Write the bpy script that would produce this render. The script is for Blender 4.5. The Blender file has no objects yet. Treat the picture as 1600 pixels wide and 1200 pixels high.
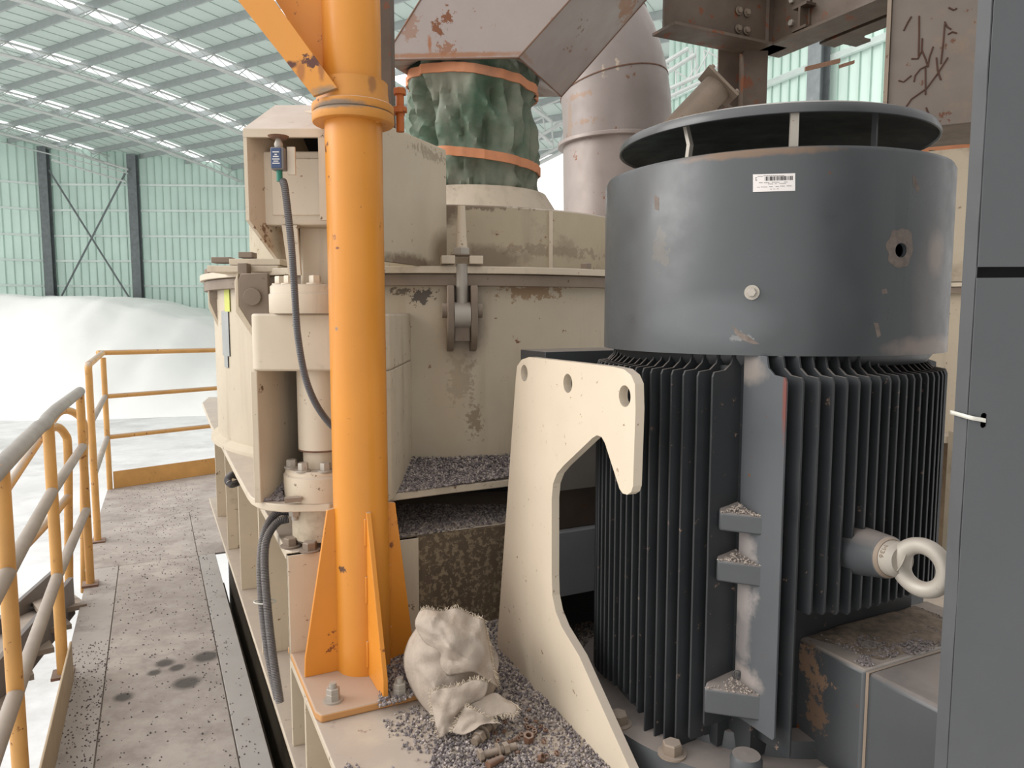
import bpy, math, random
from mathutils import Vector, Matrix, noise
random.seed(7)
# ---------------------------------------------------------------- camera, sky, sun, exposure
# eye level is z = 0, y runs away from the camera, x to the right, metres
F = 1155.0; PITCH = math.atan(110 / F); CP, SP = math.cos(PITCH), math.sin(PITCH)
S = bpy.context.scene
COL = S.collection
cd = bpy.data.cameras.new('camera'); cam = bpy.data.objects.new('camera', cd); COL.objects.link(cam)
cd.sensor_width = 36; cd.lens = 36 * F / 1600; cd.clip_end = 400; cd.clip_start = .05
cam.location = (0, 0, 0); cam.rotation_euler = (math.pi / 2 - PITCH, 0, 0)
S.camera = cam
S.view_settings.view_transform = 'Standard'; S.view_settings.look = 'None'
S.view_settings.gamma = 1; S.view_settings.use_curve_mapping = False
S.view_settings.exposure = 0.15
w = bpy.data.worlds.new('sky'); S.world = w; w.use_nodes = True
nt = w.node_tree; bg = nt.nodes['Background']
tc = nt.nodes.new('ShaderNodeTexCoord'); dot = nt.nodes.new('ShaderNodeVectorMath'); dot.operation = 'DOT_PRODUCT'
dot.inputs[1].default_value = Vector((-.88, .30, .34)).normalized()
nt.links.new(tc.outputs['Generated'], dot.inputs[0])
mr = nt.nodes.new('ShaderNodeMapRange'); mr.inputs['From Min'].default_value = -1; mr.inputs['From Max'].default_value = 1
mr.inputs['To Min'].default_value = .46; mr.inputs['To Max'].default_value = 1.75
nt.links.new(dot.outputs['Value'], mr.inputs['Value']); nt.links.new(mr.outputs['Result'], bg.inputs['Strength'])
bg.inputs['Color'].default_value = (1, .985, .965, 1)
sl = bpy.data.lights.new('sun', 'SUN'); sl.energy = 1.5; sl.angle = math.radians(35); sl.color = (1, .98, .95)
so = bpy.data.objects.new('sun', sl); COL.objects.link(so)
so.rotation_euler = Vector((-.90, -.08, .46)).to_track_quat('Z', 'Y').to_euler()

# ---------------------------------------------------------------- helpers
def V(*a): return Vector(a)
def ray(x, y):
    a = (x - 800) / F; b = (600 - y) / F
    return Vector((a, CP + b * SP, -SP + b * CP))
def at(x, y, Y): r = ray(x, y); return r * (Y / r.y)
def atz(x, y, z): r = ray(x, y); return r * (z / r.z)
def onpl(x, y, P, D):
    n = Vector((D[1], -D[0], 0)); r = ray(x, y)
    return r * ((P[0] * n.x + P[1] * n.y) / (r.x * n.x + r.y * n.y))
DA = V(-.438, .899, 0); DB = V(.899, .438, 0); UZ = V(0, 0, 1)

class MB:
    def __init__(s): s.v = []; s.f = []
    def add(s, vs, fs):
        n = len(s.v); s.v += [Vector(p) for p in vs]; s.f += [tuple(i + n for i in f) for f in fs]; return s
    def box(s, c, h, X=V(1, 0, 0), Y=V(0, 1, 0), Z=UZ):
        c = Vector(c); X, Y, Z = X.normalized() * h[0], Y.normalized() * h[1], Z.normalized() * h[2]
        vs = [c + X * i + Y * j + Z * k for k in (-1, 1) for j in (-1, 1) for i in (-1, 1)]
        return s.add(vs, [(0, 2, 3, 1), (4, 5, 7, 6), (0, 1, 5, 4), (1, 3, 7, 5), (3, 2, 6, 7), (2, 0, 4, 6)])
    def hexa(s, b, t):   # four bottom, four top points
        return s.add(list(b) + list(t), [(3, 2, 1, 0), (4, 5, 6, 7), (0, 1, 5, 4), (1, 2, 6, 5), (2, 3, 7, 6), (3, 0, 4, 7)])
    def prism(s, pts, ext):
        n = len(pts); pts = [Vector(p) for p in pts]; e = Vector(ext)
        return s.add(pts + [p + e for p in pts], [tuple(range(n))[::-1], tuple(range(n, 2 * n))] +
                     [(i, (i + 1) % n, (i + 1) % n + n, i + n) for i in range(n)])
    def tube(s, path, r, n=12, cap=True):
        path = [Vector(p) for p in path]; m = len(path); rs = r if isinstance(r, (list, tuple)) else [r] * m
        vs = []; t0 = (path[1] - path[0]).normalized(); up = UZ if abs(t0.z) < .9 else V(1, 0, 0)
        a = t0.cross(up).normalized()
        for i, p in enumerate(path):
            t = (path[min(i + 1, m - 1)] - path[max(i - 1, 0)]).normalized()
            a = (a - t * a.dot(t)).normalized(); b = t.cross(a)
            vs += [p + (a * math.cos(2 * math.pi * k / n) + b * math.sin(2 * math.pi * k / n)) * rs[i] for k in range(n)]
        fs = [(i * n + k, i * n + (k + 1) % n, (i + 1) * n + (k + 1) % n, (i + 1) * n + k) for i in range(m - 1) for k in range(n)]
        if cap: fs += [tuple(range(n))[::-1], tuple(range((m - 1) * n, m * n))]
        return s.add(vs, fs)
    def cyl(s, p0, p1, r, n=24): return s.tube([p0, p1], r, n)
    def lathe(s, c, prof, n=64, M=None, closed=False):
        vs = []; c = Vector(c); m = len(prof)
        for r, z in prof:
            for k in range(n):
                p = V(r * math.cos(2 * math.pi * k / n), r * math.sin(2 * math.pi * k / n), z)
                vs.append(c + (M @ p if M else p))
        e = m if closed else m - 1
        fs = [(i * n + k, i * n + (k + 1) % n, ((i + 1) % m) * n + (k + 1) % n, ((i + 1) % m) * n + k) for i in range(e) for k in range(n)]
        return s.add(vs, fs)
    def hexbolt(s, c, ax, r, h, washer=True, shank=0):
        ax = Vector(ax).normalized(); c = Vector(c)
        if washer: s.tube([c, c + ax * h * .18], r * 1.45, 20); c = c + ax * h * .18
        s.tube([c, c + ax * h * .88, c + ax * h], [r, r, r * .88], 6)
        if shank: s.tube([c + ax * h, c + ax * (h + shank)], r * .55, 12)
        return s
    def rock(s, c, r):
        q = [V(1, 0, 0), V(-1, 0, 0), V(0, 1, 0), V(0, -1, 0), V(0, 0, 1), V(0, 0, -1)]
        M = Matrix.Rotation(random.random() * 6.3, 3, (random.random() + .01, random.random(), random.random()))
        vs = [Vector(c) + (M @ p) * r * random.uniform(.6, 1.25) for p in q]
        return s.add(vs, [(0, 2, 4), (2, 1, 4), (1, 3, 4), (3, 0, 4), (2, 0, 5), (1, 2, 5), (3, 1, 5), (0, 3, 5)])
    def build(s, name, mt, parent=None, bevel=0, smooth=True, ang=35):
        me = bpy.data.meshes.new(name)
        if parent is not None: o0 = Vector(parent.get('org', (0, 0, 0)))
        else:
            xs = [p.x for p in s.v]; ys = [p.y for p in s.v]; zs = [p.z for p in s.v]
            o0 = V((min(xs) + max(xs)) / 2, (min(ys) + max(ys)) / 2, min(zs))
        me.from_pydata([tuple(p - o0) for p in s.v], [], s.f); me.update()
        import bmesh
        bm = bmesh.new(); bm.from_mesh(me); bmesh.ops.recalc_face_normals(bm, faces=bm.faces); bm.to_mesh(me); bm.free()
        if smooth:
            me.polygons.foreach_set('use_smooth', [True] * len(me.polygons)); me.set_sharp_from_angle(angle=math.radians(ang))
        me.materials.append(mt)
        o = bpy.data.objects.new(name, me); COL.objects.link(o)
        if parent is not None: o.parent = parent
        else: o.location = o0
        ORG[o.name] = o0
        if bevel:
            b = o.modifiers.new('bevel', 'BEVEL'); b.width = bevel; b.segments = 2; b.limit_method = 'ANGLE'; b.angle_limit = math.radians(40)
        return o
ORG = {}
def tag(o, label=None, cat=None, group=None, kind=None):
    if label: o['label'] = label
    if cat: o['category'] = cat
    if group: o['group'] = group
    if kind: o['kind'] = kind
    return o
def thing(name, label, cat, loc, group=None):
    o = bpy.data.objects.new(name, None); COL.objects.link(o); o.location = loc; o.empty_display_size = .05
    o['org'] = tuple(loc); return tag(o, label, cat, group)
class Sub:   # lets a part carry sub-parts: same origin as its own parent thing
    pass
def sub(part, root):       # make 'part' usable as parent (its mesh is in root-local space, so its origin is the root's)
    part['org'] = root['org']; return part
def drop(objs):
    for o in objs:
        if 'org' in o: del o['org']

def outline_mesh(mb, pts, holes, P, D, thick, N):
    """closed plate outline in (s, z) of the vertical plane through P along D, with round holes, thickness along N"""
    cu = bpy.data.curves.new('tmp', 'CURVE'); cu.dimensions = '2D'; cu.fill_mode = 'BOTH'; cu.extrude = thick / 2
    for lst in [pts] + holes:
        sp = cu.splines.new('POLY'); sp.points.add(len(lst) - 1); sp.use_cyclic_u = True
        for i, (a, b) in enumerate(lst): sp.points[i].co = (a, b, 0, 1)
    o = bpy.data.objects.new('tmp', cu); COL.objects.link(o)
    dg = bpy.context.evaluated_depsgraph_get(); me = bpy.data.meshes.new_from_object(o.evaluated_get(dg))
    vs = [Vector(P) + Vector(D) * v.co.x + UZ * v.co.y + Vector(N) * (v.co.z + thick / 2) for v in me.vertices]
    mb.add(vs, [tuple(p.vertices) for p in me.polygons])
    bpy.data.objects.remove(o); bpy.data.meshes.remove(me); bpy.data.curves.remove(cu)
def circ(cx, cy, r, n=20): return [(cx + r * math.cos(2 * math.pi * k / n), cy + r * math.sin(2 * math.pi * k / n)) for k in range(n)]
def text_mesh(mb, s, size, M, ext=.0005):
    cu = bpy.data.curves.new('tmp', 'FONT'); cu.body = s; cu.size = size; cu.extrude = ext; cu.align_x = 'CENTER'; cu.align_y = 'CENTER'
    o = bpy.data.objects.new('tmp', cu); COL.objects.link(o)
    dg = bpy.context.evaluated_depsgraph_get(); me = bpy.data.meshes.new_from_object(o.evaluated_get(dg))
    mb.add([M(v.co) for v in me.vertices], [tuple(p.vertices) for p in me.polygons])
    bpy.data.objects.remove(o); bpy.data.meshes.remove(me); bpy.data.curves.remove(cu)
def smooth_path(pts, n=8):
    pts = [Vector(p) for p in pts]; P = [pts[0] * 2 - pts[1]] + pts + [pts[-1] * 2 - pts[-2]]; out = []
    for i in range(1, len(P) - 2):
        for k in range(n):
            t = k / n; a, b, c, d = P[i - 1], P[i], P[i + 1], P[i + 2]
            out.append(.5 * ((2 * b) + (c - a) * t + (2 * a - 5 * b + 4 * c - d) * t * t + (3 * b - a - 3 * c + d) * t ** 3))
    return out + [pts[-1]]

# ---------------------------------------------------------------- materials
def sr(r, g, b):
    f = lambda c: ((c / 255) / 12.92 if c / 255 <= .04045 else ((c / 255 + .055) / 1.055) ** 2.4)
    return (f(r), f(g), f(b), 1)
def mat(name, col, rough=.5, metal=0, var=.12, vscale=4, rust=0, rustcol=(110, 62, 30), rscale=35, dust=0, dustcol=(168, 156, 146),
        dirt=0, dirtcol=(120, 104, 84), dscale=2.5, streak=0, bump=0, bscale=60, spec=.5):
    m = bpy.data.materials.new(name); m.use_nodes = True; nt = m.node_tree; N = nt.nodes; L = nt.links
    b = N['Principled BSDF']; b.inputs['Roughness'].default_value = rough; b.inputs['Metallic'].default_value = metal
    b.inputs['Specular IOR Level'].default_value = spec
    tc = N.new('ShaderNodeTexCoord'); geo = N.new('ShaderNodeNewGeometry')
    def noi(scale, det=5, stretch=None, rgh=.6):
        n = N.new('ShaderNodeTexNoise'); n.inputs['Scale'].default_value = scale; n.inputs['Detail'].default_value = det
        n.inputs['Roughness'].default_value = rgh
        if stretch:
            mp = N.new('ShaderNodeMapping'); mp.inputs['Scale'].default_value = stretch
            L.new(geo.outputs['Position'], mp.inputs['Vector']); L.new(mp.outputs['Vector'], n.inputs['Vector'])
        else: L.new(geo.outputs['Position'], n.inputs['Vector'])
        return n.outputs['Fac']
    def rng(src, lo, hi, a=0, c=1):
        r = N.new('ShaderNodeMapRange'); r.inputs['From Min'].default_value = lo; r.inputs['From Max'].default_value = hi
        r.inputs['To Min'].default_value = a; r.inputs['To Max'].default_value = c; L.new(src, r.inputs['Value']); return r.outputs['Result']
    def mix(fac, A, B):
        x = N.new('ShaderNodeMix'); x.data_type = 'RGBA'
        if isinstance(fac, float): x.inputs[0].default_value = fac
        else: L.new(fac, x.inputs[0])
        for i, q in ((6, A), (7, B)):
            if isinstance(q, tuple): x.inputs[i].default_value = q
            else: L.new(q, x.inputs[i])
        return x.outputs[2]
    def mul(a, c):
        x = N.new('ShaderNodeMath'); x.operation = 'MULTIPLY'; L.new(a, x.inputs[0])
        if isinstance(c, (int, float)): x.inputs[1].default_value = c
        else: L.new(c, x.inputs[1])
        return x.outputs[0]
    c = sr(*col)
    if name.split('_')[0] not in ('white', 'mint', 'pale', 'grey', 'galvanised'): c = tuple(x * .88 for x in c[:3]) + (1,)
    dk = tuple(x * (1 - var * 1.6) for x in c[:3]) + (1,); lt = tuple(min(1, x * (1 + var)) for x in c[:3]) + (1,)
    cur = mix(rng(noi(vscale), .3, .7), dk, lt)
    if dirt: cur = mix(mul(rng(noi(dscale, 8, None, .7), .62 - .25 * dirt, .78 - .15 * dirt), .85), cur, sr(*dirtcol))
    if streak: cur = mix(mul(rng(noi(1, 6, (9, 9, .9)), .62 - .2 * streak, .82 - .1 * streak), .55), cur, sr(*dirtcol))
    if rust:
        cur = mix(rng(noi(rscale, 7, None, .72), .705 - .16 * rust, .73 - .15 * rust), cur, sr(*rustcol))
    if dust:
        s = N.new('ShaderNodeSeparateXYZ'); L.new(geo.outputs['Normal'], s.inputs[0])
        cur = mix(mul(rng(s.outputs['Z'], .45, .9), mul(rng(noi(9, 6), .25, .5, .55, 1), dust)), cur, sr(*dustcol))
    if isinstance(cur, tuple): b.inputs['Base Color'].default_value = cur
    else: L.new(cur, b.inputs['Base Color'])
    if bump:
        bp = N.new('ShaderNodeBump'); bp.inputs['Strength'].default_value = bump; bp.inputs['Distance'].default_value = .004
        L.new(noi(bscale, 6), bp.inputs['Height']); L.new(bp.outputs['Normal'], b.inputs['Normal'])
    L.new(rng(noi(12), .3, .7, max(0, rough - .08), min(1, rough + .12)), b.inputs['Roughness'])
    return m
CREAM = mat('cream_paint', (214, 199, 176), .42, var=.05, rust=.48, rscale=26, dust=.85, dirt=.12, streak=.25, rustcol=(104, 78, 54))
CREAMH = mat('pale_cream_paint', (208, 194, 173), .42, var=.03, rust=.40, rscale=45, dust=.7, rustcol=(120, 84, 55))
CREAMD = mat('stained_cream_paint', (196, 181, 158), .55, var=.06, rust=.4, rscale=20, dust=.9, dirt=.3, dscale=3, streak=.3, rustcol=(96, 74, 54))
SPLASH = mat('mud_splashed_steel', (104, 88, 70), .6, var=.15, rust=1.18, rscale=60, rustcol=(142, 126, 102), streak=.3, dirtcol=(140, 124, 100), bump=.5)
YEL = mat('orange_yellow_paint', (222, 144, 50), .38, var=.05, rust=.45, rscale=18, dust=1, rustcol=(120, 66, 34), dustcol=(176, 150, 122))
YELR = mat('faded_yellow_rail_paint', (216, 162, 92), .5, var=.12, rust=.5, rscale=26, dust=.9, dustcol=(160, 148, 136), rustcol=(112, 66, 40))
DOVE = mat('grey_sheet_metal', (160, 148, 142), .45, metal=.25, var=.07, rust=.5, rscale=9, dust=.2, rustcol=(128, 76, 42))
BRN = mat('grimy_brown_steel', (100, 86, 74), .6, var=.2, rust=.8, rscale=11, rustcol=(112, 62, 36), dirt=.4, dirtcol=(74, 62, 52))
BRND = mat('scratched_duct_steel', (110, 99, 90), .5, metal=.15, var=.12, rust=.5, rscale=14, rustcol=(84, 46, 22), dirt=.3, dirtcol=(134, 104, 74))
MOT = mat('blue_grey_motor_paint', (76, 78, 80), .38, var=.08, rust=.3, rscale=38, dust=.8, rustcol=(112, 88, 74), dustcol=(140, 130, 124))
COWL = mat('blue_grey_cowl_paint', (82, 84, 85), .34, var=.07, rust=.12, rscale=12, dust=.5, rustcol=(150, 132, 118))
FIN = mat('shaded_fin_paint', (49, 51, 53), .42, var=.12, rust=.38, rscale=50, dust=.8, rustcol=(120, 100, 88), dustcol=(130, 120, 114))  # darker than the motor paint; shade between the fins is in the colour
BLK = mat('dark_cavity_steel', (26, 26, 27), .6, var=.1)  # near-black; lining recesses and undersides it puts their shade into colour
PAN = mat('dark_grey_panel_paint', (86, 88, 90), .5, var=.04, rust=.05, dust=.3)
GAL = mat('pale_zinc_steel', (170, 163, 152), .5, metal=.2, var=.1, rust=.35, rscale=60, dust=.5, rustcol=(120, 80, 54))
GRM = mat('grimy_bare_steel', (140, 124, 108), .6, metal=.1, var=.15, rust=.4, rscale=40, dust=.5, rustcol=(96, 70, 52))
RUST = mat('rusty_steel', (122, 88, 68), .8, var=.25, vscale=30, rust=.6, rscale=60, rustcol=(88, 54, 40), dust=.4)
BOLTO = mat('orange_painted_bolt', (186, 100, 36), .55, var=.2, rust=.6, rscale=70, rustcol=(110, 58, 30))
DECK = None
RUB = mat('grey_corrugated_conduit', (84, 82, 84), .45, var=.08, dust=.5)
CHORD = mat('galvanised_truss_tube', (206, 208, 206), .5, metal=0, var=.06)
PURL = mat('grey_purlin_paint', (162, 168, 168), .55, var=.05)
COLM = mat('grey_column_paint', (116, 122, 124), .55, var=.12, rust=.2, rscale=4, rustcol=(150, 140, 138))
SHEETG = mat('mint_green_sheeting', (200, 222, 212), .45, var=.05, vscale=.4)
SHEETR = mat('pale_green_roof_sheeting', (190, 204, 198), .55, var=.04, vscale=.3)
GIRT = mat('pale_girt_paint', (225, 236, 232), .5, var=.04)
SALT = mat('white_mineral_powder', (253, 251, 249), .9, var=.02, vscale=.25, bump=.5, bscale=4, spec=.1)
GROUND = mat('white_dusty_yard', (226, 225, 225), .9, var=.09, vscale=.5, dirt=.5, dscale=.35, dirtcol=(186, 184, 182), bump=.5, bscale=3, spec=.1)
SACK = mat('woven_sack_fabric', (184, 170, 156), .85, var=.1, vscale=14, dirt=.35, dscale=9, dirtcol=(150, 130, 112), bump=1, bscale=34, spec=.15)
THREAD = mat('frayed_sack_thread', (214, 198, 176), .9, var=.1)
ORB = mat('orange_webbing_band', (206, 138, 98), .75, var=.08, vscale=12, dirt=.3, dirtcol=(150, 110, 88))
WHT = mat('white_sticker_paper', (222, 216, 212), .5, var=.02)
INK = mat('black_print', (58, 54, 54), .6, var=.05)
TIE = mat('white_nylon', (205, 203, 192), .4, var=.03)
GRN = mat('dusty_green_tarpaulin', (52, 96, 72), .6, var=.2, vscale=5, dirt=1.25, dscale=3.2, dirtcol=(124, 122, 106), bump=.5, bscale=14)
BLUE = mat('blue_switch_face', (62, 80, 116), .45, var=.08)
SWB = mat('grey_switch_body', (120, 116, 114), .5, var=.08)
TEAL = mat('teal_cable_gland', (36, 120, 100), .5, var=.05)
PLATE = mat('grey_name_plate', (150, 152, 150), .4, metal=.3, var=.08, rust=.4, rscale=90, rustcol=(90, 90, 92))
STK = mat('yellow_warning_sticker', (206, 210, 96), .5, var=.05)
STONES = []
for i, c in enumerate([(112, 104, 106), (150, 141, 140), (186, 174, 166)]): STONES.append(mat('crushed_stone_%s' % ('dark', 'grey', 'pale')[i], c, .9, var=.3, vscale=90))
BED = mat('gravel_bed', (104, 94, 90), .95, var=.5, vscale=120, bump=1, bscale=160)
def deck_material():
    m = mat('dusty_checker_plate', (180, 170, 162), .75, var=.10, vscale=2, rust=.25, rscale=26, rustcol=(104, 92, 84), dirt=.8, dscale=7, dirtcol=(136, 126, 120), bump=.4, bscale=40)
    nt = m.node_tree; N = nt.nodes; L = nt.links; b = N['Principled BSDF']; src = b.inputs['Base Color'].links[0].from_socket
    geo = N.new('ShaderNodeNewGeometry'); cur = src
    # dark oil spots soaked into the dust
    nz = N.new('ShaderNodeTexNoise'); nz.inputs['Scale'].default_value = 22; L.new(geo.outputs['Position'], nz.inputs['Vector'])
    for (x, y, r) in ((134, 1107, .050), (193, 1089, .042), (241, 1051, .032), (258, 1036, .044), (277, 1043, .036), (292, 1067, .062), (322, 1026, .062)):
        p = atz(x, y, -1.5); d = N.new('ShaderNodeVectorMath'); d.operation = 'DISTANCE'; d.inputs[1].default_value = p; L.new(geo.outputs['Position'], d.inputs[0])
        a = N.new('ShaderNodeMath'); a.operation = 'MULTIPLY_ADD'; a.inputs[1].default_value = .02; L.new(nz.outputs['Fac'], a.inputs[0]); L.new(d.outputs['Value'], a.inputs[2])
        r_ = N.new('ShaderNodeMapRange'); r_.inputs['From Min'].default_value = r * .6 + .01; r_.inputs['From Max'].default_value = r + .014
        r_.inputs['To Min'].default_value = .85; r_.inputs['To Max'].default_value = 0; L.new(a.outputs[0], r_.inputs['Value'])
        x_ = N.new('ShaderNodeMix'); x_.data_type = 'RGBA'; L.new(r_.outputs['Result'], x_.inputs[0]); L.new(cur, x_.inputs[6]); x_.inputs[7].default_value = sr(62, 58, 54); cur = x_.outputs[2]
    L.new(cur, b.inputs['Base Color']); return m
DECK = deck_material()
def sky_panel():
    m = bpy.data.materials.new('translucent_skylight'); m.use_nodes = True; nt = m.node_tree; N = nt.nodes; L = nt.links
    for n in list(N):
        if n.type != 'OUTPUT_MATERIAL': N.remove(n)
    t = N.new('ShaderNodeBsdfTransparent'); t.inputs[0].default_value = (.93, .97, .97, 1)
    d = N.new('ShaderNodeBsdfTranslucent'); d.inputs[0].default_value = (.9, .95, .95, 1); x = N.new('ShaderNodeMixShader'); x.inputs[0].default_value = .3
    L.new(t.outputs[0], x.inputs[1]); L.new(d.outputs[0], x.inputs[2]); L.new(x.outputs[0], N['Material Output'].inputs[0]); return m
def stain(m, spots):
    nt = m.node_tree; N = nt.nodes; L = nt.links; b = N['Principled BSDF']; cur = b.inputs['Base Color'].links[0].from_socket
    geo = N.new('ShaderNodeNewGeometry')
    for (p, rad, col, amt, ns, nd) in spots:
        hard = nd > 1.5; nd = nd * 2.2 if hard else nd
        sub_ = N.new('ShaderNodeVectorMath'); sub_.operation = 'SUBTRACT'; sub_.inputs[1].default_value = p; L.new(geo.outputs['Position'], sub_.inputs[0])
        dv = N.new('ShaderNodeVectorMath'); dv.operation = 'DIVIDE'; dv.inputs[1].default_value = rad; L.new(sub_.outputs[0], dv.inputs[0])
        ln = N.new('ShaderNodeVectorMath'); ln.operation = 'LENGTH'; L.new(dv.outputs[0], ln.inputs[0])
        nz = N.new('ShaderNodeTexNoise'); nz.inputs['Scale'].default_value = ns; nz.inputs['Detail'].default_value = 7; nz.inputs['Roughness'].default_value = .7
        L.new(geo.outputs['Position'], nz.inputs['Vector'])
        a = N.new('ShaderNodeMath'); a.operation = 'MULTIPLY_ADD'; a.inputs[1].default_value = nd; L.new(nz.outputs['Fac'], a.inputs[0]); L.new(ln.outputs['Value'], a.inputs[2])
        r_ = N.new('ShaderNodeMapRange'); r_.inputs['From Min'].default_value = (.66 if hard else .5) + nd * .5 - (.12 if hard else 0); r_.inputs['From Max'].default_value = (.80 if hard else 1.05) + nd * .5 - (.12 if hard else 0)
        r_.inputs['To Min'].default_value = amt; r_.inputs['To Max'].default_value = 0; L.new(a.outputs[0], r_.inputs['Value'])
        x_ = N.new('ShaderNodeMix'); x_.data_type = 'RGBA'; L.new(r_.outputs['Result'], x_.inputs[0]); L.new(cur, x_.inputs[6]); x_.inputs[7].default_value = sr(*col); cur = x_.outputs[2]
    L.new(cur, b.inputs['Base Color']); return m
SKYL = sky_panel()
def thin_sheet(m, k):      # fibreglass-like sheeting lets some daylight through
    nt = m.node_tree; b = nt.nodes['Principled BSDF']; out = nt.nodes['Material Output']
    t = nt.nodes.new('ShaderNodeBsdfTranslucent'); x = nt.nodes.new('ShaderNodeMixShader'); x.inputs[0].default_value = k
    nt.links.new(b.inputs['Base Color'].links[0].from_socket, t.inputs[0])
    nt.links.new(b.outputs[0], x.inputs[1]); nt.links.new(t.outputs[0], x.inputs[2]); nt.links.new(x.outputs[0], out.inputs[0])
thin_sheet(SHEETR, .14); thin_sheet(SHEETG, .26)

# ================================================================ THE SETTING
GZ = -5.0
g = MB(); n = 60
g.add([V(-70 + 110 * i / n, -12 + 80 * j / n, GZ) for j in range(n + 1) for i in range(n + 1)],
      [(j * (n + 1) + i, j * (n + 1) + i + 1, (j + 1) * (n + 1) + i + 1, (j + 1) * (n + 1) + i) for j in range(n) for i in range(n)])
tag(g.build('floor', GROUND), kind='structure')
# powder heap
def heap_z(x, y):
    px = 800 + F * x / max(y, 1)
    xs = [-45, -36, -31.5, -28, -25.5, -23.8, -21.5, -19, -16, -12, -8]; hs = [4.6, 5.5, 6.1, 5.95, 6.0, 5.9, 5.5, 4.7, 3.6, 2.0, 0]
    h = 0
    for i in range(len(xs) - 1):
        if xs[i] <= x <= xs[i + 1]:
            t = (x - xs[i]) / (xs[i + 1] - xs[i]); t = t * t * (3 - 2 * t); h = hs[i] * (1 - t) + hs[i + 1] * t
    foot = 35 + .8 * math.sin(x * .35) + (x + 28) * .02; top = foot + 8.2
    t = min(1, max(0, (y - foot) / (top - foot))); t = t ** 1.15 * (1.25 - .25 * t)
    z = h * min(1, t)
    if y > top: z = h + .05 * math.sin(y)
    a = noise.noise(V(x * .3, y * .3, 0)) * .22 + noise.noise(V(x * 1.1, y * 1.1, 3)) * .06
    return z + a * min(1, z / 1.2)
g = MB(); nx, ny = 150, 60
def wall_y(x): return 51.5 + (x + 32.4) * .699 - .7 if x < -32.4 else 50.6
def hxy(i, j): x = -44 + 37 * i / nx; return x, 33.5 + (wall_y(x) - 33.5) * j / ny
g.add([V(*hxy(i, j), GZ - .02 + max(0, heap_z(*hxy(i, j)))) for j in range(ny + 1) for i in range(nx + 1)],
      [(j * (nx + 1) + i, j * (nx + 1) + i + 1, (j + 1) * (nx + 1) + i + 1, (j + 1) * (nx + 1) + i) for j in range(ny) for i in range(nx)])
tag(g.build('powder_heap', SALT, ang=80), 'huge heap of white mineral powder piled along the green wall', 'powder heap')

# arched roof: arc in v, trusses at constant u
TH = 1.03084; V0, RR, RZ = 17.767, 80.6, 12.0
U2 = V(-math.sin(TH), math.cos(TH), 0); V2 = V(math.cos(TH), math.sin(TH), 0)
PH0, DPH = .03719, .02193
def roof(u, v, dz=0): return U2 * u + V2 * v + UZ * (RZ - RR + math.sqrt(RR * RR - (v - V0) ** 2) + dz)
def vj(j): return V0 + RR * math.sin(PH0 + DPH * j)
UL = [30.18, 36.86, 44.45, 51.3]
UA, UB = 9.0, 60.0
ceil = MB(); strips = [(u - .52, u + .52) for u in [23.4] + UL]
cuts = [UA] + [x for s_ in strips for x in s_] + [UB]
JR = list(range(-4, 11))
for k in range(0, len(cuts), 2):
    a, b_ = cuts[k], cuts[k + 1]
    for j in JR[:-1]:
        m_ = 2
        for q in range(m_):
            va, vb = vj(j + q / m_), vj(j + (q + 1) / m_)
            ceil.add([roof(a, va), roof(b_, va), roof(b_, vb), roof(a, vb)], [(0, 1, 2, 3)])
    u = a + .45
    while u < b_ - .2:
        for j in JR[:-1]:
            p, q = roof(u, vj(j + .04), -.02), roof(u, vj(j + .96), -.02)
            ceil.box((p + q) / 2, (.012, (q - p).length / 2, .014), U2, (q - p), UZ)
        u += .92
ceiling = tag(ceil.build('ceiling', SHEETR, smooth=False), kind='structure'); ceiling['org'] = tuple(ceiling.location)
for j in JR:
    p, q = roof(UA, vj(j), -.17), roof(UB, vj(j), -.17)
    MB().box((p + q) / 2, ((q - p).length / 2, .045, .15), U2, V2, UZ).build('purlin', PURL, ceiling, smooth=False)
for (a, b_) in strips[1:] + strips[:1]:
    for j in JR[:-1]:
        if vj(j) < 10: continue
        m_ = MB(); m_.add([roof(a, vj(j)), roof(b_, vj(j)), roof(b_, vj(j + 1)), roof(a, vj(j + 1))], [(0, 1, 2, 3)])
        m_.build('skylight', SKYL, ceiling, smooth=False)
    e = MB()     # blind strip outside the glazed range
    for j in JR[:-1]:
        if vj(j) < 10: e.add([roof(a, vj(j)), roof(b_, vj(j)), roof(b_, vj(j + 1)), roof(a, vj(j + 1))], [(0, 1, 2, 3)])
    if e.v: e.build('roof_sheet', SHEETR, ceiling, smooth=False)
wh = ['furthest arched roof truss, low over the green wall', 'third arched tube truss under the roof, beside the third skylight strip', 'second arched tube truss, under the long middle skylight strip',
      'arched tube truss crossing the top left corner, nearest of the arched trusses in view']
for i, u in enumerate(UL):
    t = thing('roof_truss', wh[3 - i], 'roof truss', roof(u - 1.4, vj(2), -1), 'arched roof trusses')
    path = [roof(u - 1.15, vj(j / 2), -.36) for j in range(-8, 22)]
    MB().tube(path, .05, 6).build('top_chord', CHORD, t)
    for k, du in enumerate((1.5, 1.68)):
        MB().tube([roof(u - du, vj(j / 2), -1.05) for j in range(-8, 22)], .05, 6).build('bottom_chord', CHORD, t)
    z = MB()
    for j in range(-8, 21):
        a, b_ = roof(u - 1.15, vj(j / 2), -.36), roof(u - 1.6, vj(j / 2 + .5), -1.05); c_ = roof(u - 1.15, vj(j / 2 + 1), -.36)
        z.tube([a, b_], .018, 5); 
        if j % 2 == 0: z.tube([b_, c_], .022, 5); z.tube([roof(u - 1.15, vj(j / 2), -.36), roof(u - .1, vj(j / 2), -.2)], .02, 5)
    z.build('web_bars', CHORD, t)
drop([])
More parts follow.
